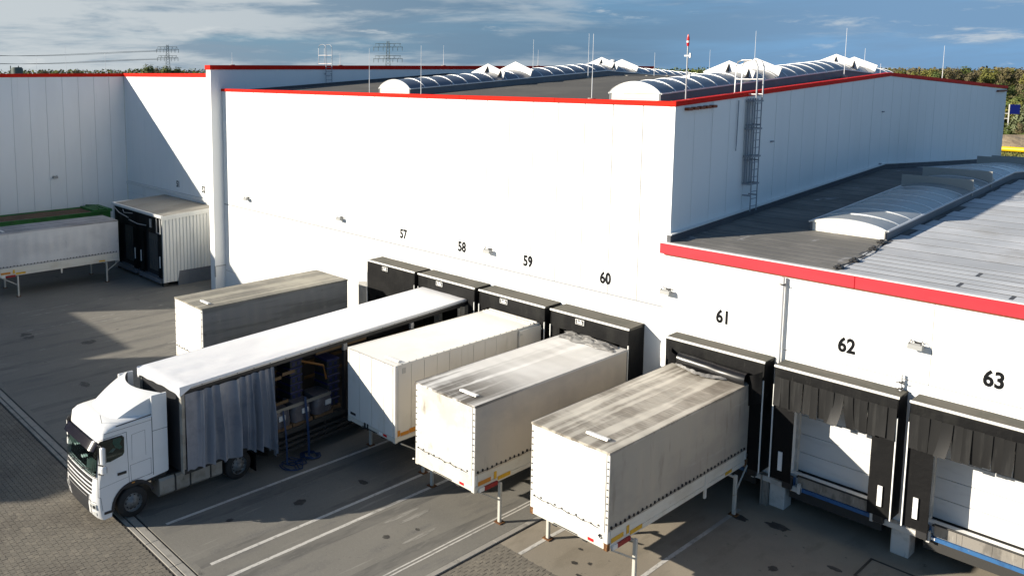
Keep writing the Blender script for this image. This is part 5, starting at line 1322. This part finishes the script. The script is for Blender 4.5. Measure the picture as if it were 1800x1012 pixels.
# ================================================================== GREEN OPEN TRAILER behind the left body
gt = thing('green_trailer', (-59.4, 18, 0), 'green open-top trailer carrying a brown load along the shaded wing wall', 'trailer')
for (a, b, nm) in (((-60.8, -60.6), (9, 24.1), 'side_wall'), ((-58.2, -58.0), (9, 24.1), 'side_wall'), ((-60.6, -58.2), (23.7, 24.1), 'end_wall'), ((-60.6, -58.2), (9, 9.2), 'end_wall')):
    m = MB(); m.cbox(*a, *b, 1.25, 3.72, .02); part(nm, m, MAT['green'], gt, recalc=True)
m = MB()
for x in (-60.86, -58.06): m.box(x, x + .14, 8.9, 24.2, 3.70, 3.77)
m.box(-60.7, -58.1, 23.9, 24.25, 3.70, 3.85); part('top_rim', m, MAT['green'], gt)
m = MB(); m.box(-60.7, -58.1, 22.9, 23.7, 3.45, 3.86)
m.tube([(-60.6, 23.3, 3.9), (-59.4, 23.5, 4.02), (-58.2, 23.3, 3.9)], .05, 6); part('tarp_roll', m, MAT['green'], gt)
m = MB(); m.grid(lambda u, v: (-60.6 + 2.4 * u, 9.2 + 14.5 * v, 3.70 + .05 * wrinkle((u * 4, v * 16, 0), .9, 4)), 12, 50); part('brown_load', m, MAT['brown_load'], gt)
m = MB()
for k in range(10): m.box(-58.0, -57.93, 9.4 + 1.55 * k, 9.5 + 1.55 * k, 1.3, 3.7)
part('side_ribs', m, MAT['green'], gt, kind='stuff')
m = MB(); m.box(-60, -58.8, 9.5, 23.5, .9, 1.25); part('chassis', m, MAT['under'], gt)
for y in (19.5, 20.85, 22.2):
    for s in (-1, 1): wheel(gt, (s * 1.25, y - 18, .5), .5, s, .38)
for s in (-1, 1):
    m = MB(); m.box(-59.4 + s * .8 - .07, -59.4 + s * .8 + .07, 11.5, 11.64, 0, 1.0); part('landing_leg', m, MAT['under'], gt)

# ================================================================== BARREL ROOFLIGHTS
def vault(name, label, x0, x1, y0, y1, base, curb, rise, pitch, glass, deflect, defl_h, gable, split=None):
    t = thing(name, ((x0 + x1) / 2, y0, base(y0)), label, 'rooflight')
    xc = (x0 + x1) / 2; W = x1 - x0
    def arc(s, y, d=0.0):
        a = 2 * s - 1
        return (xc + a * (W / 2 + d * .4), y, base(y) + curb + (rise + d) * (1 - a * a) ** .8 if abs(a) < 1 else base(y) + curb)
    n = int((y1 - y0) / pitch); pitch = (y1 - y0) / n
    for k in range(n):
        a, b = y0 + pitch * k + .03, y0 + pitch * (k + 1) - .03
        m = MB()
        if k == 0:
            m.grid(lambda u, v: arc(u, a + (b - a) * v), 14, 1)
        else:
            m.grid(lambda u, v: arc(u, a + (b - a) * v), 14, 1)
        part('glazing_panel', m, glass, t)
    for k in range(n + 1):
        y = y0 + pitch * k; m = MB()
        m.grid(lambda u, v: arc(u, y - .035 + .07 * v, .022), 14, 1); m.grid(lambda u, v: arc(u, y - .035, .022 * v), 14, 1); part('rib', m, MAT['rib'], t)
    ridge = RIDGE if base is zroof else LRIDGE
    for (s, xa) in ((-1, x0), (1, x1)):
        yy = [y0, ridge, y1]
        m = MB(); poly = [(y, base(y) + curb) for y in yy] + [(y, base(y) - .02) for y in yy[::-1]]
        m.prism(poly, *sorted((xa - s * .02, xa - s * .10))); part('curb', m, MAT['curb'], t, recalc=True)
        m = MB(); poly = [(y, base(y) + curb + .02) for y in yy] + [(y, base(y) + curb - .03) for y in yy[::-1]]
        m.prism(poly, *sorted((xa + s * .03, xa - s * .04))); part('edge_rail', m, MAT['rib'], t, recalc=True)
    m = MB(); m.box(x0 + .03, x1 - .03, y0 + .02, y0 + .08, base(y0) - .02, base(y0) + curb); part('end_curb', m, MAT['curb_white'], t)
    m = MB(); poly = [(arc(i / 16, y0)[0], arc(i / 16, y0, .02)[2]) for i in range(17)]; m.prism(poly, y0 - .02, y0 + .03, 'y'); part('end_panel', m, MAT['curb_white'], t, recalc=True)
    for y in deflect:
        zb = base(y) + curb; df = thing_part = None
        if gable:
            poly = [(x0 + .12, zb - .02), (x0 - .04, zb + .44), (xc, zb + rise + .46), (x1 + .04, zb + .44), (x1 - .12, zb - .02)]
        else:
            poly = [(x0 - .02, zb - .18), (x0 - .02, zb + defl_h - .12), (x1 + .02, zb + defl_h - .12), (x1 + .02, zb - .18)]
        m = MB(); m.prism(poly, y - .03, y + .03, 'y'); df = part('wind_deflector', m, MAT['deflector'] if gable else MAT['deflector_back'], t, recalc=True)
        for xx in ((xc, x1 - .25) if deflect.index(y) % 2 == 0 else ()) if gable else (x0 + .05, x1 - .05):
            q = (xx - xc) / (W / 2); zz = base(y) + curb + rise * (1 - q * q) ** .8 - .02
            m = MB(); m.prism([(y - .30 if gable else y + .03, zz), (y - .03 if gable else y + .7, zz), (y - .03 if gable else y + .03, zz + .36)], xx - .015, xx + .015); part('deflector_fin', m, MAT['black_iron'] if gable else MAT['deflector_back'], df, recalc=True)  # black fins stand in for the dark gaps beside the hall deflectors
    return t
vault('barrel_rooflight', 'long barrel rooflight on the hall roof nearer the red capped fire wall', -33.75, -31.3, 29.0, 64.0, zroof, .34, .46, 1.06, MAT['glazing'], (36.2, 38.6, 47.2, 49.5), .45, True)
vault('barrel_rooflight', 'long barrel rooflight on the hall roof beside the gable ladder', -19.6, -17.3, 29.0, 53.5, zroof, .36, .45, 1.06, MAT['glazing'], (36.4, 38.9, 47.9, 50.3), .45, True)
vault('barrel_rooflight', 'pale low barrel rooflight on the flat roof of the low building', -12.42, -9.93, 30.85, 60.0, zlow, .31, .22, 1.10, MAT['glazing_pale'], (39.8, 42.35, 50.2, 52.7), .60, False)

# ================================================================== ROOF LADDERS
def ladder(name, label, xw, y, z0, ztop_, cage):
    t = thing(name, (xw, y, z0), label, 'ladder')
    x = xw + (.32 if cage else .16); h = .25; HL = .82
    for s in (-1, 1):
        m = MB(); m.tube([(x, y + s * h, z0), (x, y + s * h, ztop_)], .022, 8); part('stile', m, MAT['steel_blue'], t)
        hp = [(x + .02, y + s * h, ztop_ - .1), (x + .02, y + s * h, ztop_ + 1.15), (x - .06, y + s * h, ztop_ + 1.33), (x - .25, y + s * h, ztop_ + 1.40), (x - HL + .25, y + s * h, ztop_ + 1.40), (x - HL + .07, y + s * h, ztop_ + 1.33), (x - HL, y + s * h, ztop_ + 1.15), (x - HL, y + s * h, ztop_ + .05)]
        m = MB(); m.tube(hp, .030 if cage else .02, 8); part('hand_hoop', m, MAT['steel'] if cage else MAT['steel_blue'], t)
        m = MB()
        for dz in (.12, .68): m.tube([(x, y + s * h, ztop_ + dz), (x - HL, y + s * h, ztop_ + dz)], .02, 6)
        part('guard_rail', m, MAT['steel_white'], t)
    z = z0 + .2
    while z < ztop_ + .1:
        m = MB(); m.tube([(x, y - h, z), (x, y + h, z)], .015, 6); part('rung', m, MAT['steel_blue'], t); z += .28
    m = MB(); z = z0 + .6
    while z < ztop_ - .1:
        for s in (-1, 1): m.box(xw, x, y + s * h - .02, y + s * h + .02, z - .025, z + .025)
        z += 1.35
    part('wall_bracket', m, MAT['steel_blue'], t)
    if cage:
        za = z0 + 1.05; zz = za
        while zz < ztop_:
            m = MB()
            for s_ in (-1, 1): m.box(xw + .02, x - .03, y + s_ * .36 - .012, y + s_ * .36 + .012, zz - .03, zz + .03)
            m.box(xw + .02, xw + .05, y - .36, y + .36, zz - .03, zz + .03); m.box(x - .02, x + .02, y - .36, y + .36, zz - .03, zz + .03)
            part('cage_hoop', m, MAT['steel_blue'], t); zz += 1.05
        for (xa, ya) in ((xw + .05, y - .30), (xw + .05, y - .10), (xw + .05, y + .12), (xw + .05, y + .30), (x - .2, y + .36), (x - .2, y - .36)):
            m = MB(); m.box(xa - .012, xa + .012, ya - .025, ya + .025, za, ztop_ - .05); part('cage_bar', m, MAT['steel_blue'], t)
    return t
ladder('caged_ladder', 'caged steel ladder with bright hoops on the gable wall of the tall hall', HX1, 31.75, 8.38, 12.72, True)
ladder('roof_ladder', 'short ladder with thin hoops over the red capped fire wall', -45.61, 34.6, 12.95, 14.13, False)

# ================================================================== ROOF RODS AND MASTS
def rod(x, y, z0, z1, label, r=.018, base=True):
    t = thing('lightning_rod', (x, y, z0), label, 'lightning rod', 'lightning rods on the roofs')
    m = MB(); m.tube([(0, 0, 0), (0, 0, (z1 - z0) * .35)], r, 6); part('lower_tube', m, MAT['rod'], t, False)
    m = MB(); m.tube([(0, 0, (z1 - z0) * .35), (0, 0, z1 - z0)], [r * .75, r * .45], 6); part('upper_tube', m, MAT['rod'], t, False)
    if base:
        m = MB(); m.tube([(0, 0, -.02), (0, 0, .07)], .17, 10); part('concrete_foot', m, MAT['kerb'], t, False)
for a in (
    (-34.4, 28.9, 12.50, 14.95, 'lightning rod left of the near end of the barrel rooflight by the fire wall'),
    (-30.4, 28.9, 12.50, 15.0, 'lightning rod right beside the near end of the barrel rooflight by the fire wall'),
    (-20.9, 29.7, 12.54, 15.25, 'lightning rod just left of the near end of the barrel rooflight by the ladder'),
    (-31.0, 43.6, 13.27, 15.98, 'lightning rod on the roof between the two barrel rooflights, near the ridge'),
    (-37.3, 46.1, 13.40, 15.86, 'lightning rod behind the first pair of white deflectors'),
    (-46.0, 46.1, 14.1, 15.70, 'lightning rod on the fire wall near its middle'),
    (-46.0, 57.5, 14.1, 15.5, 'lightning rod on the fire wall beyond the first deflectors'),
    (-46.0, 36.0, 14.1, 14.95, 'lightning rod on the fire wall just right of its ladder'),
    (-46.0, 27.4, 14.1, 14.92, 'short lightning rod on the near end of the fire wall'),
    (-30.4, 50.0, 13.1, 14.9, 'lightning rod beyond the second pair of deflectors of the fire wall rooflight'),
    (-21.9, 46.0, 13.4, 15.86, 'lightning rod behind the hoops of the caged ladder'),
    (-17.0, 45.2, 13.38, 15.8, 'lightning rod right beside the farther deflectors of the rooflight by the ladder'),
    (-18.0, 50.5, 13.1, 14.9, 'thin lightning rod right of the last white deflectors'),
    (-16.0, 56.5, 12.9, 15.1, 'lightning rod on the far slope of the tall hall near the gable edge'),
    (-16.2, 47.6, 13.2, 14.05, 'short rod just past the gable ridge'),
    (-33.0, 62.0, 12.7, 15.3, 'lightning rod far back on the hall roof against the dark trees'),
    (-77.0, 28.3, 13.3, 16.1, 'lightning rod on the left hall roof nearest the corner of the wing'),
    (-85.0, 28.3, 13.3, 15.4, 'lightning rod on the left hall roof close to the dark storage tank'),
    (-68.0, 28.3, 13.3, 15.25, 'lightning rod on the left hall roof midway to the pylon'),
    (-64.0, 37.0, 13.36, 14.2, 'small rod beside the white dome left of the pylon')):
    rod(*a)
t = thing('antenna_mast', (-16.3, 29.0, 12.5), 'thick grey antenna mast with red and white head near the hall corner', 'mast')
m = MB(); m.tube([(0, 0, -.02), (0, 0, 2.15)], .028, 8); part('mast_tube', m, MAT['steel'], t, False)
m = MB(); m.tube([(0, 0, 2.12), (0, 0, 2.2), (0, 0, 2.42), (0, 0, 2.55)], [.035, .05, .05, .02], 8); part('red_head', m, MAT['refl_red'], t, False)
m = MB(); m.tube([(0, 0, 2.25), (0, 0, 2.32)], .053, 8); part('white_band', m, MAT['mark'], t, False)
m = MB()
for z in (1.0, 1.75): m.box(-.12, .12, -.02, .02, z, z + .05); m.box(.08, .13, -.03, .03, z - .05, z + .12)
part('antenna_arm', m, MAT['steel'], t, False)
t = thing('roof_vent', (-38.6, 57.5, 12.9), 'white vent head standing in for a sun glint at the fire wall end', 'vent')  # white vent added where only a sun glint shows
m = MB(); m.tube([(0, 0, 0), (0, 0, 1.3)], .12, 10); part('vent_pipe', m, MAT['steel_white'], t, False)
m = MB(); m.tube([(0, 0, 1.3), (0, 0, 1.36), (0, 0, 1.62), (0, 0, 1.68)], [.12, .26, .26, .12], 12); part('vent_cap', m, MAT['deflector'], t, False)
t = thing('roof_vent', (-37.0, 57.0, 12.95), 'small dark tipped vent right behind the last fire wall deflector', 'vent')
m = MB(); m.tube([(0, 0, 0), (0, 0, 1.1)], .07, 8); part('vent_pipe', m, MAT['steel_white'], t, False)
m = MB(); m.tube([(0, 0, 1.1), (0, 0, 1.35)], .10, 8); part('vent_cap', m, MAT['black_iron'], t, False)
t = thing('roof_plant', (-15.9, 27.3, 12.42), 'small clump of moss and weed growing at the hall roof corner', 'plant')
m = MB()
for k in range(260):
    a = random.uniform(0, 6.28); rr = .38 * random.random() ** .5; h = .22 * (1 - (rr / .4) ** 2) * random.uniform(.5, 1.1)
    p = Vector((rr * math.cos(a) * .7, rr * math.sin(a), h)); d = Vector((random.uniform(-1, 1), random.uniform(-1, 1), random.uniform(.2, 1))).normalized() * .07
    s_ = d.cross(Vector((0, 0, 1))).normalized() * .025
    m.add([p - s_, p + s_, p + d], [(0, 1, 2)])
part('moss_leaves', m, LEAF['yellow'], t, False)
# conductor wire with holder blocks on the low roof
t = thing('conductor_wire', (-9.9, 26.4, zlow(26.4)), 'dark conductor wire on weighted blocks crossing the low roof to the rooflight corner', 'wire')
pts = [(-9.75, 26.2), (-9.72, 26.9), (-9.70, 27.9), (-9.72, 28.9), (-9.90, 30.2), (-9.98, 30.8)]
m = MB(); m.tube([(x, y, zlow(y) + .05 + .01 * math.sin(y * 7)) for x, y in pts], .016, 5); m.tube([(-9.98, 30.82, zlow(30.8) + .05), (-9.98, 30.83, zlow(30.8) + .26)], .016, 5); part('wire', m, MAT['black_iron'], t)
for (x, y) in ((-9.74, 26.45), (-9.71, 27.5), (-9.80, 29.3), (-9.93, 30.35)):
    m = MB(); m.cbox(x - .13, x + .13, y - .12, y + .12, zlow(y) - .0, zlow(y) + .08, .03); m.cbox(x - .05, x + .05, y - .05, y + .05, zlow(y) + .08, zlow(y) + .14, .015); part('holder_block', m, MAT['black_iron'], t, recalc=True)
t = thing('conductor_rail', (-25, 48.5, zroof(48.5)), 'thin conductor rail on small blocks on the hall roof beyond the ridge', 'rail')
m = MB(); m.tube([(-31, 47.2, zroof(47.2) + .10), (-20, 47.2, zroof(47.2) + .10)], .012, 5); part('rail', m, MAT['roof_sheet_dark'], t)
for k in range(8):
    m = MB(); x = -30.6 + 1.4 * k; m.box(x - .07, x + .07, 47.13, 47.27, zroof(47.2) - .01, zroof(47.2) + .09); part('holder_block', m, MAT['kerb'], t)

# ================================================================== BACKGROUND
def pylon(x, y, H, az, arms, label):
    t = thing('power_pylon', (x, y, 0), label, 'pylon', 'power pylons on the horizon', (0, 0, az))
    m = MB(); wz = lambda z: 1.5 * (1 - z / H) + .55
    zs = [0]; 
    while zs[-1] < H - .5: zs.append(min(H, zs[-1] + max(1.6, wz(zs[-1]) * 1.3)))
    for sx in (-1, 1):
        for sy in (-1, 1): m.tube([(sx * wz(z), sy * wz(z) * .8, z) for z in zs], .13, 4)
    for a, b in zip(zs, zs[1:]):
        for s in (-1, 1):
            m.tube([(s * wz(a), -wz(a) * .8, a), (s * wz(b), wz(b) * .8, b)], .07, 3); m.tube([(-wz(a), s * wz(a) * .8, a), (wz(b), s * wz(b) * .8, b)], .07, 3); m.tube([(wz(a), s * wz(a) * .8, a), (-wz(b), s * wz(b) * .8, b)], .07, 3)
    part('lattice_tower', m, MAT['pylon'], t, False)
    for (z, half, up) in arms:
        m = MB(); n = 10
        for sy in (-.5, .5):
            m.tube([(-half, 0, z), (-half * .4, sy, z), (half * .4, sy, z), (half, 0, z)], .12, 4)
            m.tube([(-half * .86, 0, z + up), (0, sy, z + up), (half * .86, 0, z + up)], .10, 4)
        for k in range(n + 1):
            q = -half * .86 + 2 * half * .86 * k / n; m.tube([(q, 0, z), (q + half * .16 * (1 if k % 2 else -1) * (k not in (0, n)), 0, z + up)], .07, 3)
        ca = part('cross_arm', m, MAT['pylon'], t, False)
        for q in (-.97, -.66, -.33, .33, .66, .97):
            m = MB(); m.tube([(q * half, 0, z - .1), (q * half, 0, z - 2.0)], .13, 5); part('insulator', m, MAT['pylon'], ca, False)
    return t
def polar(dx, dy, d): return dx * d, dy * d
x, y = polar(-.8944, .4472, 520)
pylon(x, y, 29.6, R(63), ((26.9, 6.6, 1.5), (21.9, 6.2, 1.2)), 'dark twin-armed lattice pylon on the left horizon carrying the wires')
for k, (dz, z) in enumerate(((0, 26.0), (1, 21.2))):
    t = thing('power_line', (x, y, 0), 'upper power wires running left from the left pylon' if k == 0 else 'lower power wires running left from the left pylon', 'power line')
    ex, ey = polar(-.995, .24, 480)
    for off in (-5.5, 5.5):
        m = MB(); m.tube([(x + (ex - x) * q + off * .4 * (1 - q), y + (ey - y) * q + off * .9, z + ((-2.2 if k == 0 else -1.6) - 14.0 * (q * (1 - q))) * q) for q in [i / 24 for i in range(25)]], .10, 3); part('wire', m, MAT['wire'], t)
x, y = polar(-.7513, .66, 460)
pylon(x, y, 30.0, R(48.7), ((26.6, 8.0, 1.9), (20.3, 8.0, 1.6)), 'green twin-armed lattice pylon standing behind the red fire wall')

x, y = polar(-.965, .300, 420)
t = thing('storage_tank', (x, y, 0), 'dark round tank with side frame on the left horizon', 'tank')
m = MB(); m.tube([(0, 0, 0), (0, 0, 15.4)], 2.6, 16); m.tube([(0, 0, 15.4), (0, 0, 15.9)], 2.2, 16); part('tank_body', m, MAT['pylon'], t, False)
m = MB(); m.box(-3.9, -3.5, -2, -1.6, 0, 16.6); m.box(-3.9, -3.5, 1.6, 2, 0, 16.6); m.box(-3.9, -2.4, -1.9, 1.9, 14.8, 15.1); part('side_frame', m, MAT['pylon'], t, False)

# trees --------------------------------------------------------------
def crown_mesh(kind, seed, hgt, wid, n, leaf, density_low=.0, twig=False):
    rnd = random.Random(seed); m = MB()
    lobes = []
    for k in range(9):
        a = rnd.uniform(0, 6.28); rr = rnd.uniform(.1, .62) * wid / 2; z = hgt * rnd.uniform(.34, .86)
        lobes.append((rr * math.cos(a), rr * math.sin(a), z, rnd.uniform(.24, .40) * wid * (1.1 - .45 * z / hgt)))
    lobes.append((0, 0, hgt * .86, wid * .26))
    if density_low:
        for k in range(6):
            a = rnd.uniform(0, 6.28); lobes.append((wid * .36 * math.cos(a), wid * .36 * math.sin(a), hgt * rnd.uniform(.12, .35), wid * .28))
    for k in range(n):
        L_ = lobes[rnd.randrange(len(lobes))]
        d = Vector((rnd.gauss(0, 1), rnd.gauss(0, 1), rnd.gauss(0, .8))).normalized(); q = rnd.random() ** .42
        p = Vector(L_[:3]) + d * L_[3] * q
        if p.z < .3: continue
        nrm = (d + Vector((rnd.uniform(-.3, .3), rnd.uniform(-.3, .3), rnd.uniform(-.1, .4)))).normalized()
        a = nrm.cross(Vector((rnd.uniform(-1, 1), rnd.uniform(-1, 1), rnd.uniform(-1, 1)))).normalized(); b = nrm.cross(a)
        s = leaf * rnd.uniform(.55, 1.25)
        if twig: a = (a + Vector((0, 0, 1.2))).normalized() * 1.5; b = b * .22
        m.add([p - a * s - b * s * .6, p + b * s, p + a * s * 1.1, p - b * s * .7 + a * s * .2], [(0, 1, 2, 3)])
    return m.mesh('crown', LEAF[kind])
def trunk_mesh(seed, hgt):
    rnd = random.Random(seed); m = MB()
    m.tube([(0, 0, -.2), (.1, 0, hgt * .3), (rnd.uniform(-.3, .3), .1, hgt * .75)], [.24, .17, .06], 7)
    for k in range(5):
        a = rnd.uniform(0, 6.28); z = hgt * rnd.uniform(.28, .55); l = hgt * .3
        m.tube([(0, 0, z), (l * .5 * math.cos(a), l * .5 * math.sin(a), z + l * .6), (l * .8 * math.cos(a), l * .8 * math.sin(a), z + l * 1.1)], [.10, .06, .025], 5)
    return m.mesh('trunk', MAT['bark'])
KINDS = []
for k, (kind, hgt, wid, n, leaf, lowd, lb) in enumerate((
    ('green', 12, 8.0, 1500, .30, 0, 'broad green tree at the edge of the wood behind the hall'),
    ('yellow', 13, 7.0, 1300, .30, 0, 'yellowing autumn tree at the edge of the wood behind the hall'),
    ('brown', 13, 7.5, 1100, .28, 0, 'brown thinning autumn tree at the edge of the wood behind the hall'),
    ('silver', 8, 7.5, 1500, .26, 1, 'silvery green bushy tree in front of the wood'),
    ('orange', 10, 6.0, 1100, .28, 0, 'orange brown autumn tree in front of the wood'),
    ('green', 6.5, 7.0, 1400, .25, 1, 'low green shrub at the foot of the wood'),
    ('yellow', 7, 6.0, 1200, .25, 1, 'low yellow green shrub at the foot of the wood'))):
    KINDS.append((crown_mesh(kind, 40 + k, hgt, wid, n, leaf, lowd), trunk_mesh(60 + k, hgt), hgt, lb))
def tree(kind, x, y, h, label=None, group='trees at the wood edge'):
    cm, tm, hgt, lb = KINDS[kind]
    t = thing('tree', (x, y, 0), label or lb, 'tree', group); t.rotation_euler = (0, 0, random.uniform(0, 6.28)); s = h / hgt; t.scale = (s * random.uniform(.9, 1.15), s * random.uniform(.9, 1.15), s)
    put('trunk', tm, t); put('crown', cm, t)
rt = random.Random(21)
for k in range(9):
    tree((5, 2, 2, 5, 2, 5, 6, 2, 5)[k], -52.0 + 2.2 * k + rt.uniform(-.5, .5), 200.5 + rt.uniform(-1, 1), rt.uniform(3.0, 3.9), 'low dark brownish bush standing below the blue board', 'bushes below the blue board')
for k in range(34):                                  # foot of the wood right of the gable
    y = 206 + rt.uniform(0, 18); x = y * (-.30 + .17 * (k + rt.random()) / 34); tree(rt.choice((5, 6, 5, 3)), x, y, rt.uniform(5.0, 7.5))
for k in range(40):
    y = rt.uniform(228, 262); x = y * (-.36 + .22 * (k + rt.random()) / 40); tree(rt.choice((0, 3, 6, 0, 2, 5, 3)), x, y, rt.uniform(5.5, 8.0))
for k in range(46):
    y = rt.uniform(270, 330); x = y * (-.40 + .26 * (k + rt.random()) / 46); tree(rt.choice((2, 2, 0, 0, 4, 1)), x, y, rt.uniform(8.0, 10.5))
for k in range(60):
    y = rt.uniform(345, 460); x = y * (-.44 + .30 * (k + rt.random()) / 60); tree(rt.choice((1, 2, 1, 2, 0)), x, y, rt.uniform(12.8, 15.2))
for k in range(26):                                  # dark trees above the hall roof
    y = rt.uniform(225, 250); x = y * (-.64 + .19 * (k + rt.random()) / 26); tree(rt.choice((0, 0, 0, 2, 1)), x, y, rt.uniform(11.5, 14.0) if k > 8 else rt.uniform(10, 12.5))
for dx, dy, d, h, kd in ((-.9405, .340 * 1.31, 420, 17.5, 0), (-.935, .455, 430, 16.6, 2), (-.929, .462, 425, 16.8, 0), (-.915, .470, 430, 16.0, 0), (-.845, .500, 440, 16.6, 2), (-.838, .51, 430, 16.9, 2), (-.83, .52, 450, 16.2, 2), (-.985, .335, 500, 15.4, 2), (-.972, .37, 510, 15.8, 2)):
    tree(kd, dx * d, dy * d, h, 'bushy tree standing above the far wood on the left horizon', 'trees on the left horizon')
# far wood: one mass
m = MB(); rw = random.Random(5)
def leafquad(p, s):
    a = Vector((rw.uniform(-1, 1), rw.uniform(-1, 1), rw.uniform(-.4, 1))).normalized(); b = a.cross(Vector((rw.uniform(-1, 1), rw.uniform(-1, 1), rw.uniform(-1, 1)))).normalized()
    m.add([p - a * s, p + b * s * .8, p + a * s, p - b * s * .8], [(0, 1, 2, 3)])
def wood(a0, a1, d0, d1, n, h0, h1, mm):
    for k in range(n):
        q = a0 + (a1 - a0) * rw.random(); d = rw.uniform(d0, d1); hh = h0 + (h1 - h0) * (.5 + .5 * mnoise.noise(Vector((q * 40, d * .01, 0)))) * rw.uniform(.85, 1.0)
        c = Vector((math.sin(q) * d, math.cos(q) * d, 0)); w_ = rw.uniform(3, 5)
        for j in range(mm):
            e = Vector((rw.gauss(0, 1), rw.gauss(0, 1), rw.gauss(0, 1))).normalized() * rw.random() ** .4
            leafquad(c + Vector((e.x * w_, e.y * w_, hh * .60 + e.z * hh * .40)), rw.uniform(.5, 1.1))
wood(R(-26), R(-8), 480, 760, 420, 13.2, 16.2, 46)
o = part('wood', m, LEAF['brown'], None, kind='stuff')
m = MB(); wood(R(-84), R(-26), 560, 900, 1000, 14.0, 17.6, 40)
o = part('far_wood', m, LEAF['green'], None, kind='stuff')

# sand heap, yellow pipe and blue board beyond the hall
m = MB(); m.grid(lambda u, v: (-62 + 60 * u, 184 + 16 * v, -.1 + 2.6 * math.sin(v * 3.14) * (.62 + .55 * wrinkle((u * 14, v * 3, 0), 1, 3)) * min(1, 9 * min(u, 1 - u))), 120, 16); sh = part('sand_heap', m, MAT['sand'], None)
tag(sh, 'long brown heap of sand beyond the far corner of the hall', 'sand heap')
t = thing('yellow_pipe', (-38, 172, 0), 'thick yellow pipe lying in front of the sand heap', 'pipe')
m = MB(); m.tube([(-60, 172.5, .62), (-20, 170, .50)], .42, 14); part('pipe', m, MAT['pipe_yellow'], t)
for k in range(7):
    m = MB(); x = -57 + 6 * k; m.box(x - .3, x + .3, 170.4 + (-x - 20) * .06, 172.2 + (-x - 20) * .06, -.06, .25); part('pipe_block', m, MAT['kerb'], t)
t = thing('sign_board', (-45.2, 204, 0), 'dark blue board on white posts in front of the trees', 'sign')
m = MB(); m.box(-.65, .95, -.06, .06, 4.95, 6.85); part('board', m, MAT['sign_blue'], t, False)
m = MB(); m.box(-.88, -.68, -.08, .08, 0, 6.9); m.box(-1.75, -1.6, -.08, .08, 0, 5.8); m.box(-1.75, -.68, -.05, .05, 5.0, 5.12); m.box(-1.75, -.68, -.05, .05, 4.0, 4.12); part('posts', m, MAT['grey_trim'], t, False)
# grass strip that shows beyond the gable
m = MB(); rg = random.Random(9)
for k in range(9000):
    y = rg.uniform(120, 183); x = y * rg.uniform(-.29, -.17); h = rg.uniform(.08, .3); a = rg.uniform(0, 3.14)
    c, s_ = math.cos(a) * .12, math.sin(a) * .12
    m.add([(x - c, y - s_, -.06), (x + c, y + s_, -.06), (x + rg.uniform(-.1, .1), y, h)], [(0, 1, 2)])
part('grass', m, LEAF['yellow'], None, kind='stuff')

scene.render.engine = 'CYCLES'
